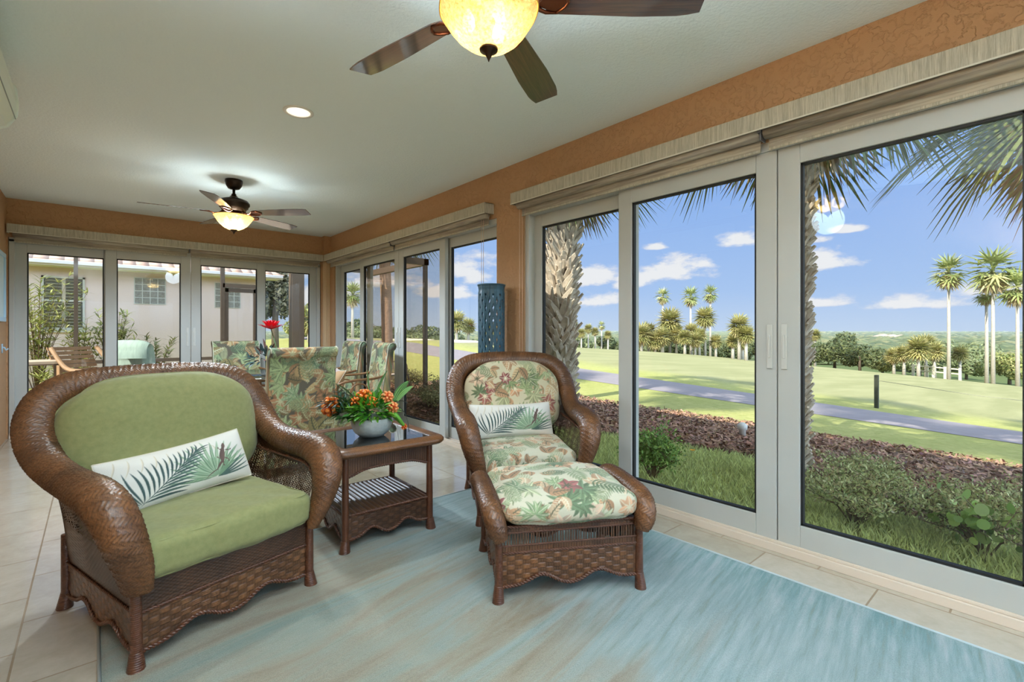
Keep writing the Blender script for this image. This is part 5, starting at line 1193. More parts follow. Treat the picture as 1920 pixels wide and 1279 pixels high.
FP = [(1243, 70, 556, 13, 'wash', 'leftmost of three tall thin palms above the palm grove'), (1295, 68, 557, 16, 'wash', 'middle one of three tall thin palms above the palm grove'), (1332, 70, 552, 14, 'wash', 'rightmost of three tall thin palms above the palm grove'),
 (1256, 62, 603, 24, 'sabal', 'large round palm left in the grove'), (1322, 60, 596, 20, 'sabal', 'tall round palm right in the grove'), (1203, 60, 628, 20, 'sabal', 'low bushy palm at the left end of the grove'), (1228, 60, 640, 17, 'sabal', 'low palm second from the left end of the grove'),
 (1284, 57, 633, 14, 'sabal', 'low pale palm in the middle of the grove'), (1303, 58, 638, 15, 'sabal', 'low palm with orange fronds in the middle of the grove'), (1342, 60, 641, 13, 'sabal', 'small round palm at the right of the grove'), (1386, 48, 612, 21, 'sabal', 'palm clump tallest beside the middle door post'), (1399, 47, 628, 17, 'sabal', 'lower palm against the middle door post'), (1374, 50, 640, 13, 'sabal', 'lowest palm of the clump by the middle door post'),
 (1076, 80, 611, 10, 'sabal', 'far palm just right of the booted trunk'), (1103, 86, 617, 9, 'sabal', 'far low palm right of the booted trunk'), (1128, 88, 611, 7, 'wash', 'far thin palm seen in the left pane'),
 (1502, 70, 621, 12, 'sabal', 'far palm just right of the middle door post'), (1528, 68, 629, 11, 'sabal', 'far palm second right of the middle door post'), (1779, 48, 512, 27, 'wash', 'tall slender palm standing alone on the fairway edge'), (1862, 45, 508, 36, 'wash', 'tall shaggy palm, right of the slender one'), (1908, 44, 540, 30, 'wash', 'tall palm cut by the window edge'), (1850, 47, 552, 18, 'wash', 'short palm leaning behind the tall shaggy palm'),
 (1722, 49, 655, 22, 'sabal', 'low golden palm left of the tall slender palm'), (1752, 52, 660, 18, 'sabal', 'low orange palm beside the rail fence'), (1695, 52, 664, 16, 'sabal', 'low palm beside the dark green bushes'), (856, 50, 604, 20, 'sabal', 'far palm in the pane beside the blue lamp, left one'), (878, 52, 612, 15, 'sabal', 'far palm in the pane beside the blue lamp, middle one'), (940, 50, 612, 16, 'sabal', 'far palm partly behind the blue lamp'), (661, 52, 553, 19, 'wash', 'palm in the leftmost pane of the far right doors'), (580, 40, 600, 26, 'sabal', 'palm seen in the right pane of the back doors')]
FP += [(u, D, v, rp, 'sabal', lb) for (u, D, v, rp, lb) in (
 (1192, 64, 640, 15, 'lowest palm at the far left of the grove, against the frame'), (1216, 63, 622, 17, 'rounded palm behind the low bushy one at the left of the grove'), (1241, 60, 632, 18, 'bushy palm just under the large round palm'), (1268, 61, 628, 17, 'palm right of the large round palm trunk'), (1296, 60, 622, 15, 'palm under the middle thin palm'), (1311, 59, 630, 15, 'orange tinged palm left of the tall round palm trunk'),
 (1392, 52, 642, 14, 'lowest palm in front of the clump by the door post'), (1066, 78, 620, 10, 'far palm touching the booted trunk'), (1090, 84, 625, 9, 'far low palm, fourth from the booted trunk'), (1116, 86, 622, 8, 'far low palm left of the thin one in the left pane'), (1140, 84, 628, 8, 'far low palm at the right edge of the left pane'),
 (1676, 54, 668, 15, 'low palm between the olive bush and the golden palms'), (1736, 54, 648, 19, 'taller golden palm behind the low golden one'), (1800, 56, 664, 15, 'low palm just right of the tall slender trunk'), (918, 52, 618, 12, 'far low palm left of the blue lamp edge'))]
for i, (u, D, v, rp, kd, lb) in enumerate(FP): far_palm(u, D, v, rp, kd, lb, i)
def crown_cloud(seed, rx, ry, rz, n, ls, cols, blobs=9):
    r_ = np.random.default_rng(seed); B = r_.normal(0, .42, (blobs, 3)); B[:, 2] = np.abs(B[:, 2])*.8-.25; br = r_.uniform(.38, .6, blobs); k = r_.integers(0, blobs, n)
    d = r_.normal(0, 1, (n, 3)); d /= np.linalg.norm(d, axis=1, keepdims=True); c = (B[k]+d*(br[k]*r_.uniform(.75, 1.03, n))[:, None])*np.array([rx, ry, rz])
    a = r_.normal(0, 1, (n, 3)); a -= d*np.sum(a*d, 1, keepdims=True)*.6; a /= np.linalg.norm(a, axis=1, keepdims=True); b = np.cross(d+r_.normal(0, .5, (n, 3)), a); b /= np.linalg.norm(b, axis=1, keepdims=True)
    s_ = ls*r_.uniform(.6, 1.3, n)[:, None]; V = np.stack([c-a*s_, c-b*s_*.45, c+a*s_, c+b*s_*.45], 1).reshape(-1, 3)
    col = np.array([L2(cols[i]) for i in r_.integers(0, len(cols), n)])*r_.uniform(.7, 1.25, (n, 1)); return V, np.arange(4*n).reshape(-1, 4), np.clip(np.repeat(col, 4, 0), 0, 1)
M_leaf = mat('tree_leaf', (1, 1, 1), .6, attr='Col', trans=.2)
M_bark = mat('bark', (104, 92, 78), .9, var=.3, vscale=10, bump=.01, bscale=20)
def tree(u, D, vtop, rx, label, cols, seed, n=3600, group='trees beyond the fairway', squash=.8, ls=None):
    x, y = bear(u, D); z0 = gzf(x, y)-.1; Rx = rx/905*D; zt = zat(vtop, D); H_ = max(1.0, zt-z0); Rz = H_*.52 if squash < 1 else min(H_*.62, Rx*squash)
    t = thing('distant_tree', label, 'tree', (x, y, z0), 0, group)
    MB().tube([(0, 0, 0), (0, 0, H_-Rz)], [.02*H_+.1, .015*H_+.05], 8).build('trunk', M_bark, t, True)
    V, F, C_ = crown_cloud(seed, Rx, Rx, Rz, n, ls or max(.12, D*.0032), cols); V[:, 2] += H_-Rz*.95 if squash > 1 else H_*.50; mobj('leaf_crown', V, F, M_leaf, t, smooth=False, col=C_); return t
DG = [(92, 104, 66), (110, 118, 76), (78, 92, 60)]; MG = [(124, 136, 92), (142, 150, 106), (108, 122, 82)]; YG = [(150, 156, 92), (170, 168, 104), (130, 142, 80)]
TR = [(830, 80, 622, 34, 'dark oak in the third pane of the far right doors, right one', DG), (945, 84, 626, 26, 'oak right of the blue lamp top', DG), (765, 78, 618, 34, 'olive oak in the middle of the third pane', MG), (715, 76, 612, 30, 'oak behind the pinkish trunk, left one', DG), (670, 66, 606, 30, 'olive oak low in the first pane of the far right doors', MG), (1248, 74, 632, 30, 'dark oak behind the large round palm', DG), (1312, 76, 630, 28, 'dark oak behind the tall round palm', DG), (1190, 86, 638, 24, 'dark oak at the left frame of the middle pane', DG), (1400, 66, 640, 22, 'dark bush behind the palm clump by the door post', DG), (1725, 70, 652, 30, 'olive tree behind the rail fence', MG), (1812, 66, 655, 26, 'olive bush between the tall slender palm and the shaggy palm', MG), (1520, 78, 634, 30, 'olive tree behind the two palms right of the door post', MG), (1565, 62, 622, 40, 'dark green round tree, left of the pair right of the door post', DG), (1612, 58, 636, 34, 'dark green round tree, right of the pair right of the door post', DG), (1655, 58, 655, 28, 'olive bush right of the dark green tree pair', YG),
 (1762, 88, 622, 62, 'broad pale oak behind the golden palms', MG), (1835, 80, 650, 40, 'grey green tree between the tall palm trunks', MG), (1893, 56, 652, 34, 'bright green tree at the right window edge', YG), (1700, 80, 664, 30, 'small olive tree behind the golden palms', MG),
 (1365, 85, 628, 40, 'rounded oak filling behind the palm grove at right', DG), (1275, 78, 634, 34, 'dark oak behind the middle of the palm grove', DG), (1215, 82, 640, 34, 'dark oak behind the left of the palm grove', DG), (1140, 90, 630, 24, 'oak at the right edge of the left pane', DG), (1085, 92, 626, 24, 'oak behind the booted trunk', MG),
 (905, 86, 632, 22, 'oak behind the blue lamp', DG), (870, 88, 634, 20, 'oak beside the blue lamp', DG), (790, 84, 612, 40, 'wide hedge tree in the third pane of the far right doors', DG), (740, 90, 606, 40, 'dark oak behind the pinkish palm trunk', DG), (690, 80, 604, 30, 'brownish oak in the second pane of the far right doors', [(132, 120, 92), (116, 110, 84)]), (655, 70, 600, 24, 'oak in the first pane of the far right doors', DG),
 (566, 45, 596, 26, 'pale yellow tree at the right of the back doors', YG), (594, 40, 574, 20, 'pale tree against the right frame of the back doors', YG), (516, 24, 492, 30, 'dark conifer rising behind the brown column', [(84, 88, 70), (100, 100, 80)])]
for i, (u, D, vt, rx, lb, cl) in enumerate(TR): tree(u, D, vt, rx, lb, cl, 100+i, squash=2.2 if 'conifer' in lb else .85)
# distant woodland to the horizon
r_ = np.random.default_rng(9); n = 34000; D_ = np.exp(r_.uniform(math.log(118), math.log(2600), n)); A_ = r_.uniform(math.radians(-20), math.radians(118), n); X_ = np.sin(A_)*D_; Y_ = np.cos(A_)*D_
Z_ = gz(X_, Y_)+.5; s_ = r_.uniform(1.2, 2.6, n)*(1+D_/700); ico = [(0, 0, 1)]+[(math.cos(a)*.9, math.sin(a)*.9, .45) for a in np.arange(6)*PI/3]+[(math.cos(a+.5), math.sin(a+.5), -.3) for a in np.arange(6)*PI/3]
ico = np.array(ico); fi = [(0, 1+k, 1+(k+1) % 6) for k in range(6)]+[(1+k, 7+k, 1+(k+1) % 6) for k in range(6)]+[(7+k, 7+(k+1) % 6, 1+(k+1) % 6) for k in range(6)]
hz_ = r_.uniform(.55, 1.0, n)*np.where(D_ < 300, .8, .9); V = (np.stack([X_, Y_, Z_], 1)[:, None]+ico[None]*np.stack([s_*1.5, s_*1.5, np.minimum(s_, 5.2)*hz_*.95], 1)[:, None]+r_.normal(0, .25, (n, 13, 3))*s_[:, None, None]*.35)
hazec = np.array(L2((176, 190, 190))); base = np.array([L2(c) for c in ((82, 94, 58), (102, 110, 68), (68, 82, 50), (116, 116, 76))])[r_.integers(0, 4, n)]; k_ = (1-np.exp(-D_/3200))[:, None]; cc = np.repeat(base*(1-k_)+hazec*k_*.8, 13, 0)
F = (np.array(fi)[None]+np.arange(n)[:, None, None]*13).reshape(-1, 3)
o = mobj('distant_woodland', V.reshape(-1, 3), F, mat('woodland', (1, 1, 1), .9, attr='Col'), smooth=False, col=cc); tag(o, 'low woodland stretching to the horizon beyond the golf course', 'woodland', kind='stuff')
# far houses peeping out of the woodland
for i, (u, D, v) in enumerate(((1672, 420, 632), (1655, 440, 631), (1690, 400, 633))):
    x, y = bear(u, D); z = zat(v, D); m = MB(); m.box(-6, 6, -5, 5, -5, 0); t = thing('far_house', ['pale far house in the woodland, middle of three', 'pale far house in the woodland, leftmost of three', 'pale far house in the woodland, rightmost of three'][i], 'house', (x, y, z), .6, 'pale houses in the woodland')
    m.build('wall', mat('far_wall', (226, 222, 214), .8), t); m = MB(); m.add([(-7, -6, 0), (7, -6, 0), (7, 6, 0), (-7, 6, 0), (-3, 0, 2.4), (3, 0, 2.4)], [(0, 1, 5, 4), (1, 2, 5), (2, 3, 4, 5), (3, 0, 4), (3, 2, 1, 0)]); m.build('roof', mat('far_roof', (186, 170, 158), .8), t)
# shrubs by the window
def shrub(name, x, y, rx, ry, h, n, ls, cols, label, seed, stems=14, cat='shrub', group=None, flowers=None):
    r_ = np.random.default_rng(seed); z0 = gzf(x, y); t = thing(name, label, cat, (x, y, z0-.02), 0, group); mb = MB(); V = []; C_ = []; tips = []
    for i in range(stems):
        a = r_.uniform(0, 2*PI); q = math.sqrt(r_.uniform(.02, 1)); e = np.array([math.cos(a)*q*rx, math.sin(a)*q*ry, h*(1-.35*q*q)*r_.uniform(.75, 1.05)]); m_ = e*.5*np.array([.6, .6, 1.1])
        mb.tube([(0, 0, 0), tuple(m_), tuple(e)], [.008, .006, .003], 5)
        for _ in range(4):
            s0 = m_+(e-m_)*r_.uniform(0, .8); e2 = s0+np.array([r_.normal(0, .3)*rx, r_.normal(0, .3)*ry, r_.uniform(.05, .3)*h]); mb.tube([tuple(s0), tuple(e2)], [.004, .002], 4); tips.append((s0, e2))
        tips.append((m_, e))
    mb.build('stems', mat('twig', (112, 92, 70), .8), t)
    k = r_.integers(0, len(tips), n); T0 = np.array([a for a, b in tips])[k]; T1 = np.array([b for a, b in tips])[k]; p = T0+(T1-T0)*r_.uniform(.1, 1.08, (n, 1))+r_.normal(0, ls*.8, (n, 3)); p[:, 2] = np.maximum(p[:, 2], .02)
    d = r_.normal(0, 1, (n, 3)); d[:, 2] = np.abs(d[:, 2])*.8+.2; d /= np.linalg.norm(d, axis=1, keepdims=True); s_ = np.cross(d, r_.normal(0, 1, (n, 3))); s_ /= np.linalg.norm(s_, axis=1, keepdims=True); L_ = (ls*r_.uniform(.6, 1.3, n))[:, None]
    W_ = .38 if name != 'sea_grape' else .5
    V = np.stack([p, p+d*L_*.5-s_*L_*W_*.6, p+d*L_, p+d*L_*.5+s_*L_*W_*.6], 1).reshape(-1, 3); c = np.array([L2(q) for q in cols])[r_.integers(0, len(cols), n)]*r_.uniform(.65, 1.25, (n, 1))
    k6 = 4
    if name == 'sea_grape':      # round leaves
        k6 = 10; an = np.arange(10)*2*PI/10; ce = p+d*L_*.5
        V = (ce[:, None]+d[:, None]*(np.cos(an)[None, :, None]*L_[:, None]*.5)+s_[:, None]*(np.sin(an)[None, :, None]*L_[:, None]*.5)).reshape(-1, 3)
    mobj('leaves', V, np.arange(k6*n).reshape(-1, k6), M_leaf, t, smooth=False, col=np.clip(np.repeat(c, k6, 0), 0, 1))
    if flowers:
        for (a, b, c_) in flowers:
            m = MB()
            for k in range(6): an = k*PI/3; leafmesh(m, (a, b, c_), (math.cos(an), math.sin(an), .5), .035, .012, (0, 0, 1), .2, 4)
            m.build('yellow_flower', mat('yellow_petal', (236, 176, 38), .6), t, True)
    return t
SG = [(186, 190, 128), (200, 202, 146), (160, 172, 110), (184, 172, 124)]
shrub('shrub', 4.30, 1.05, .42, .42, .44, 5200, .030, SG, 'olive leafed shrub at the left foot of the wide window', 31, 22, group='shrubs below the window')
shrub('shrub', 4.55, .42, .45, .42, .42, 5200, .030, SG, 'olive leafed shrub in the middle below the wide window', 32, 22, group='shrubs below the window')
shrub('shrub', 4.25, -.12, .42, .42, .42, 5200, .030, SG, 'olive leafed shrub at the right below the wide window', 33, 22, group='shrubs below the window')
shrub('shrub', 5.25, 1.20, .55, .5, .40, 4200, .034, SG, 'taller olive shrub standing in the mulch bed behind the others', 34, 20, group='shrubs below the window')
shrub('shrub', 5.6, .1, .5, .5, .35, 1800, .034, SG, 'sparse shrub in the mulch bed at the right', 35, 12, group='shrubs below the window')
shrub('sea_grape', 4.28, .36, .24, .26, .42, 90, .062, [(150, 178, 92), (128, 158, 80), (168, 188, 112)], 'plant with large round green leaves among the shrubs', 36, 7)
shrub('flowering_shrub', 4.05, 2.62, .32, .36, .52, 3200, .040, [(130, 164, 78), (150, 180, 90), (112, 146, 70)], 'green shrub with yellow flowers below the middle pane', 37, 18, flowers=[(.02, -.20, .30), (-.06, -.12, .26), (.20, -.30, .34)])
for i, (x, y) in enumerate(((4.4, 7.1), (5.2, 7.9), (6.2, 8.6), (5.2, 9.4), (4.1, 6.0))):
    shrub('low_shrub', x, y, .5, .5, .5, 2200, .045, [(150, 152, 108), (168, 164, 120), (130, 134, 96)], ['low grassy shrub outside the far right doors, nearest the glass', 'low shrub outside the far right doors, beside the enclosure post', 'low shrub outside the far right doors, farthest from the glass', 'low shrub behind the enclosure corner post', 'low shrub outside the fixed pane next to the pier'][i], 40+i, 14, group='shrubs outside the far right doors')
# fairway post with rope, rail fence, bunkers, ground light
x, y = 15.55, 3.33; t = thing('rope_post', 'short dark post on the fairway edge beside the path', 'post', (x, y, gzf(x, y)-.05)); MB().box(-.045, .045, -.045, .045, 0, .92).build('post', mat('dark_timber', (62, 66, 52), .8, var=.3, vscale=9), t, bevel=.006)
P_ = [(0, 0, .78)]+[(.1*k, -1.9*k, .66+(gzf(x+.1*k, y-1.9*k)-gzf(x, y))+.04*((k-2)**2)*.1) for k in range(1, 5)]; MB().tube(P_, .007, 5).build('rope', mat('rope', (150, 150, 128), .9), t, True)
x, y = 7.63, 3.34; t = thing('garden_light', 'small white ground light standing in the mulch', 'garden light', (x, y, gzf(x, y)+.02)); MB().lathe([(.05, 0), (.05, .12), (.07, .13), (.075, .2), (.03, .235)], n=20).build('housing', mat('light_plastic', (216, 214, 208), .5), t, True)
t = thing('rail_fence', 'pale wooden rail fence beyond the fairway beside the tall slender palm', 'fence', (0, 0, 0)); prev = None
for i, (u, D) in enumerate(((1712, 52), (1738, 51), (1750, 50), (1772, 49.5), (1800, 49))):
    x, y = bear(u, D); z = gzf(x, y); MB().box(x-.11, x+.11, y-.11, y+.11, z-.1, z+1.25).build('post', mat('pale_timber', (214, 204, 180), .8), t)
    if prev:
        for hh in (.62, 1.1): MB().tube([(prev[0], prev[1], prev[2]+hh), (x, y, z+hh)], .07, 6).build('rail', mat('pale_timber', (214, 204, 180), .8), t)
    prev = (x, y, z)
def disc(name, cx, cy, rx, ry, rot, m, lift, label, cat, seed):
    r_ = np.random.default_rng(seed); V = [(cx, cy, gzf(cx, cy)+lift)]; n = 60
    for ring in (.35, .7, 1.0):
        for k in range(n):
            a = 2*PI*k/n; q = ring*(1+.12*math.sin(3*a+seed)+.06*math.sin(5*a)); x_, y_ = rx*q*math.cos(a), ry*q*math.sin(a); X1, Y1 = cx+x_*math.cos(rot)-y_*math.sin(rot), cy+x_*math.sin(rot)+y_*math.cos(rot); V.append((X1, Y1, gzf(X1, Y1)+lift*(1 if ring < 1 else .2)))
    F = [(0, 1+k, 1+(k+1) % n) for k in range(n)]
    for r in range(2): F += [(1+r*n+k, 1+(r+1)*n+k, 1+(r+1)*n+(k+1) % n, 1+r*n+(k+1) % n) for k in range(n)]
    tag(mobj(name, V, F, m), label, cat)
M_sand = mat('bunker_sand', (236, 224, 200), .9, var=.05)
x, y = bear(885, 36); disc('sand_bunker', x, y, 4.5, 2.2, .9, M_sand, .06, 'white sand bunker on the grass left of the blue lamp', 'sand bunker', 1)
x, y = bear(925, 42); disc('sand_bunker', x, y, 4, 2, .4, M_sand, .06, 'white sand bunker partly behind the blue lamp', 'sand bunker', 2)
x, y = bear(770, 37); disc('sand_bunker', x, y, 3.5, 1.6, 1.2, M_sand, .06, 'sand bunker in the third pane of the far right doors', 'sand bunker', 3)
# ------------------------------------------------------------ neighbour house, screen enclosure, patio furniture
M_nw = mat('neighbor_stucco', (226, 206, 200), .85, var=.05, vscale=1.5, bump=.004, bscale=50)
M_fascia = mat('fascia_white', (226, 224, 228), .6); M_brown = mat('bronze_aluminium', (98, 84, 70), .5, var=.08)
t = thing('neighbor_house', 'pale pink stucco neighbouring house behind the back doors', 'house', (0, 15, -.1))
MB().box(-9, 3.50, 0, 8, 0, 2.90).build('wall', M_nw, t)
MB().box(-9.2, 3.95, -.45, 0, 2.76, 2.81).build('soffit', mat('soffit', (206, 208, 176), .7), t)
m = MB(); m.box(-9.3, 4.0, -.50, -.45, 2.76, 2.86); m.box(-9.3, 4.0, -.58, -.50, 2.79, 2.87); m.build('fascia', M_fascia, t, bevel=.01)
def roof_mat():
    m = bpy.data.materials.new('roof_tile'); m.use_nodes = True; nt = m.node_tree; g = G(nt); b = nt.nodes['Principled BSDF']
    p = g.n('ShaderNodeNewGeometry').outputs['Position']; s = g.n('ShaderNodeSeparateXYZ', i_0=p)
    k = g.m('ABSOLUTE', g.m('SINE', g.m('MULTIPLY', s.outputs[1], PI/.33))); n = g.noise(p, 2.5, 4, .6)
    c = g.mix(g.ramp(n, [(.35, (0,)*3), (.65, (1,)*3)]), L2((196, 160, 144)), L2((222, 196, 184))); g.set(b.inputs['Base Color'], g.mix(g.ramp(k, [(0, (1,)*3), (.25, (0,)*3)]), c, L2((150, 118, 104))))
    h = g.m('ABSOLUTE', g.m('SINE', g.m('MULTIPLY', s.outputs[0], PI/.25))); bm = g.n('ShaderNodeBump', i_Strength=1, i_Distance=.05, i_Height=g.m('ADD', h, k)); nt.links.new(bm.outputs[0], b.inputs['Normal']); b.inputs['Roughness'].default_value = .8; return m
m = MB(); m.add([(-9.4, -.55, 2.87), (4.05, -.55, 2.87), (.8, 3.6, 4.75), (-9.4, 3.6, 4.75), (4.05, 7.8, 2.94), (-9.4, 7.8, 2.94)], [(0, 1, 2, 3), (1, 4, 2), (3, 2, 4, 5)]); m.build('roof', roof_mat(), t)
M_shut = mat('shutter_slat', (150, 146, 128), .5); M_frame = mat('window_frame_grey', (192, 192, 184), .5); M_dark = mat('window_dark', (84, 84, 72), .3)
wf = MB(); x0, x1, z0, z1 = -.90, -.17, 1.36, 2.56
wf.box(x0, x1, -.035, 0, z0, z0+.04); wf.box(x0, x1, -.035, 0, z1-.04, z1); wf.box(x0, x0+.04, -.035, 0, z0, z1); wf.box(x1-.04, x1, -.035, 0, z0, z1); wf.box(x0-.03, x1+.03, -.06, 0, z0-.07, z0); wf.box(x0, x1, -.045, 0, 1.99, 2.03)
w = wf.build('window', M_frame, t); MB().box(x0+.04, x1-.04, -.01, -.002, z0+.04, z1-.04).build('pane', M_dark, w)
sl = MB()
for xa, xb in ((x0+.07, x0+.335), (x0+.40, x1-.07)):
    for k in range(15): z = z0+.08+k*.073; sl.obox(((xa+xb)/2, -.022, z), ((xb-xa)/2, .018, .004), Matrix.Rotation(.6, 3, 'X'))
sl.box(x0+.335, x0+.40, -.03, -.01, z0+.04, z1-.04); sl.build('shutter', M_shut, w)
M_blk = mat('glass_block', (150, 148, 140), .15, var=.4, vscale=25, bump=.02, bscale=30)
for x0, x1, z0, z1 in ((.737, 1.355, 1.99, 2.63), (2.44, 3.04, 1.95, 2.61)):
    m = MB(); n_ = 4; dx_, dz_ = (x1-x0)/n_, (z1-z0)/n_
    for i in range(n_):
        for j in range(n_): m.box(x0+i*dx_+.01, x0+(i+1)*dx_-.01, -.03, 0, z0+j*dz_+.01, z0+(j+1)*dz_-.01)
    w = MB().box(x0-.01, x1+.01, -.02, 0, z0-.01, z1+.01).build('window', M_frame, t); m.build('glass_block_panel', M_blk, w, bevel=.006)
# screen enclosure
t = thing('screen_enclosure', 'brown aluminium screen enclosure around the patio behind the house', 'screen enclosure', (0, 0, 0))
def post(x, y, w, z1, nm='post', d=None): MB().box(x-w/2, x+w/2, y-(d or w)/2, y+(d or w)/2, -.03, z1).build(nm, M_brown, t)
for x, w in ((-2.4, .05), (-.24, .055), (1.92, .07), (2.60, .13)): post(x, 11, w, 2.62)
post(3.35, 11.1, .25, 2.7, 'column'); post(3.72, 11, .07, 2.62); post(4.86, 11, .07, 2.62); post(4.86, 8.2, .07, 2.6)
MB().box(-4, 4.9, 10.96, 11.04, 2.60, 2.70).build('beam', M_brown, t); MB().box(4.81, 4.91, 8.15, 11.04, 2.5, 2.62).build('beam', M_brown, t); MB().box(3.07, 4.91, 8.15, 8.25, 2.50, 2.62).build('beam', M_brown, t)
MB().box(-4, 1.9, 10.97, 11.03, .66, .72).build('chair_rail', M_brown, t)
d = MB(); d.box(1.955, 2.02, 10.975, 11.025, -.02, 2.08); d.box(2.47, 2.535, 10.975, 11.025, -.02, 2.08); d.box(1.955, 2.535, 10.975, 11.025, 2.0, 2.08); d.box(1.955, 2.535, 10.975, 11.025, .66, .75); d.box(1.955, 2.535, 10.975, 11.025, 0, .12); d.build('screen_door', M_brown, t)
MB().box(1.92, 2.6, 10.965, 11.035, 2.09, 2.17).build('door_header', M_brown, t)
M_screen = glass_mat('insect_screen', (.93, .92, .90), .0)
MB().box(-4, 4.86, 11.0, 11.002, 0, 2.6).build('screen_panel', M_screen, t); MB().box(4.86, 4.862, 8.2, 11, 0, 2.5).build('screen_panel', M_screen, t)
# oleanders and plants behind the enclosure
def oleander(x, y, h, r, n, label, seed, cols):
    r_ = random.Random(seed); t = thing('oleander', label, 'shrub', (x, y, -.05), 0, 'oleanders behind the patio screen'); st = MB(); lf = MB(); cc = []
    for i in range(n):
        a = r_.uniform(0, 2*PI); q = r_.uniform(.15, 1); e = Vector((math.cos(a)*r*q, math.sin(a)*r*q, h*r_.uniform(.72, 1.04)*(1-.25*q))); mid = Vector((e.x*.35, e.y*.35, e.z*.55)); P = catmull([(0, 0, 0), tuple(mid), tuple(e)], 6); st.tube(P.tolist(), [.009*(1-.8*k/len(P)) for k in range(len(P))], 5)
        for k in range(46):
            s_ = r_.uniform(.35, 1); p = Vector(P[min(len(P)-1, int(s_*len(P)))]); b = r_.uniform(0, 2*PI); k0 = len(lf.V); leafmesh(lf, p, (math.cos(b)*.8, math.sin(b)*.8, r_.uniform(.1, 1.1)), r_.uniform(.12, .21), .013, (0, 0, 1), .5, 3)
            c = L2(r_.choice(cols)); kk = r_.uniform(.75, 1.2); cc += [[min(1, v*kk) for v in c]]*(len(lf.V)-k0)
    st.build('stems', mat('twig', (112, 92, 70), .8), t); mobj('leaves', lf.V, lf.F, M_leaf, t, smooth=False, col=np.array(cc))
OG = [(188, 194, 120), (164, 176, 106), (206, 206, 142), (140, 156, 92)]
oleander(-.80, 12.4, 2.65, .75, 26, 'tall oleander at the left edge of the back doors', 1, OG); oleander(.30, 12.5, 1.95, .55, 24, 'bright green oleander behind the second back pane', 2, OG)
oleander(-.20, 12.6, 1.65, .5, 18, 'oleander below the shuttered window', 3, OG); oleander(.95, 12.3, 1.35, .55, 9, 'sparse low oleander behind the cushion', 4, [(120, 136, 92), (146, 152, 108)]); oleander(-1.5, 12.2, 1.1, .7, 16, 'low oleander behind the patio bench', 5, OG); oleander(-.5, 12.0, .9, .6, 16, 'lowest oleander near the wooden lounger', 6, OG)
# patio furniture
M_teak = mat('teak', (176, 140, 104), .6, var=.25, vscale=18, stretch=(6, 1, 1)); M_sling = mat('pale_sling', (214, 204, 196), .8)
t = thing('wooden_lounger', 'teak lounge chair with curved arms on the patio outside the back doors', 'lounge chair', (.02, 9.15, -.03), math.radians(35))
for sx_ in (-1, 1):
    MB().tube(catmull([(sx_*.30, -.45, .62), (sx_*.31, -.30, .70), (sx_*.31, .1, .74), (sx_*.30, .38, .98), (sx_*.29, .42, 1.02)], 8).tolist(), .028, 10, flat=.6).build('armrest', M_teak, t, True)
    for y, z in ((-.40, .62), (.25, .78)): MB().box(sx_*.30-.02, sx_*.30+.02, y-.03, y+.03, 0, z).build('leg', M_teak, t, bevel=.004)
m = MB()
for k in range(12): y = -.5+k*.06; m.box(-.28, .28, y, y+.045, .36, .38)
m.build('seat_slats', M_teak, t); m = MB()
for k in range(11): q = k/10; m.obox((0, .22+.30*q, .38+.62*q), (.28, .024, .008), Matrix.Rotation(math.radians(64), 3, 'X'))
m.build('backrest_slats', M_teak, t)
t = thing('patio_bench', 'low pale topped patio table at the left of the back doors', 'patio table', (-.78, 9.5, -.03)); MB().box(-.45, .42, -.30, .30, .80, .84).build('tabletop', mat('pale_top', (206, 190, 170), .6), t, bevel=.005)
for sx_ in (-1, 1):
    for sy_ in (-1, 1): MB().box(sx_*.38-.03, sx_*.38+.03, sy_*.25-.03, sy_*.25+.03, 0, .80).build('leg', M_brown, t)
t = thing('patio_chair', 'patio armchair draped with a pale teal cushion outside the back doors', 'patio chair', (.60, 9.35, -.03), math.radians(150))
M_tealc = mat('teal_stripe_cushion', (172, 196, 186), .85, var=.2, vscale=9, stretch=(5, 1, 1))
pr = catmull([(0, -.30, .42), (0, .12, .44), (0, .26, .62), (0, .33, .92), (0, .38, 1.04), (0, .47, 1.07), (0, .54, 1.0), (0, .55, .86)], 8); pr, s_ = resample(pr, .02); nx = 24; xs = np.linspace(-.28, .28, nx)
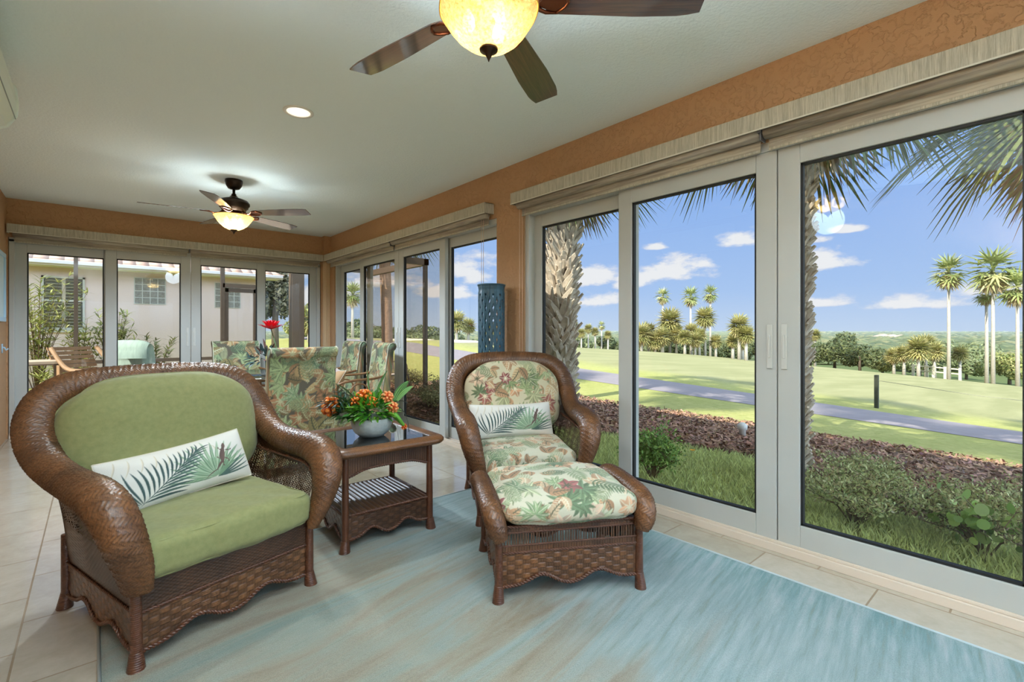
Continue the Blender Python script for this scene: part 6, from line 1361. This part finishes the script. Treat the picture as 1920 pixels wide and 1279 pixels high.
T_ = np.gradient(pr, axis=0); N_ = np.stack([0*T_[:, 0], -T_[:, 2], T_[:, 1]], 1); N_ /= np.linalg.norm(N_, axis=1, keepdims=True); Pt = []
for sgn in (1, -1):
    th = .055*(1-np.abs(xs/.28)**4)[None, :, None]*(.75+.25*np.abs(np.sin(s_*PI/.22)))[:, None, None]; Pt.append((pr[:, None]+np.array([1, 0, 0])[None, None]*xs[None, :, None]+N_[:, None]*th*sgn).reshape(-1, 3))
f = grid_faces(len(pr), nx); mobj('cushion', np.vstack(Pt), np.vstack([f, f[:, ::-1]+len(pr)*nx]), M_tealc, t)
for sx_ in (-1, 1): MB().tube(catmull([(sx_*.31, -.30, 0), (sx_*.31, -.30, .6), (sx_*.31, .0, .64), (sx_*.31, .30, .62), (sx_*.31, .36, 0)], 6).tolist(), .018, 8).build('side_frame', M_brown, t, True)
for i, (x, y, a, lb) in enumerate(((4.02, 9.0, 60, 'pale sling lounge chair outside the far right doors, nearer the back'), (4.35, 8.9, 20, 'pale sling lounge chair outside the far right doors, nearer the post'))):
    t = thing('sling_chair', lb, 'lounge chair', (x, y, -.03), math.radians(a), 'sling chairs on the side patio')
    m = MB(); m.add([(-.28, -.30, .40), (.28, -.30, .40), (.28, .22, .38), (-.28, .22, .38), (.28, .50, .92), (-.28, .50, .92), (-.28, -.30, .385), (.28, -.30, .385), (.28, .23, .365), (-.28, .23, .365), (.28, .515, .915), (-.28, .515, .915)], [(0, 1, 2, 3), (3, 2, 4, 5), (9, 8, 7, 6), (11, 10, 8, 9)]); m.build('sling', M_sling, t)
    for sx_ in (-1, 1): MB().tube(catmull([(sx_*.30, .52, .94), (sx_*.30, .28, .50), (sx_*.30, .20, .36), (sx_*.30, -.32, .39), (sx_*.30, -.36, 0)], 6).tolist(), .016, 8).build('side_frame', M_brown, t, True); MB().tube(catmull([(sx_*.31, .30, .62), (sx_*.32, .0, .63), (sx_*.31, -.28, .60), (sx_*.31, -.30, .38)], 5).tolist(), .015, 8).build('armrest', M_brown, t, True); MB().tube([(sx_*.30, .22, .38), (sx_*.30, .42, 0)], .015, 8).build('leg', M_brown, t, True)
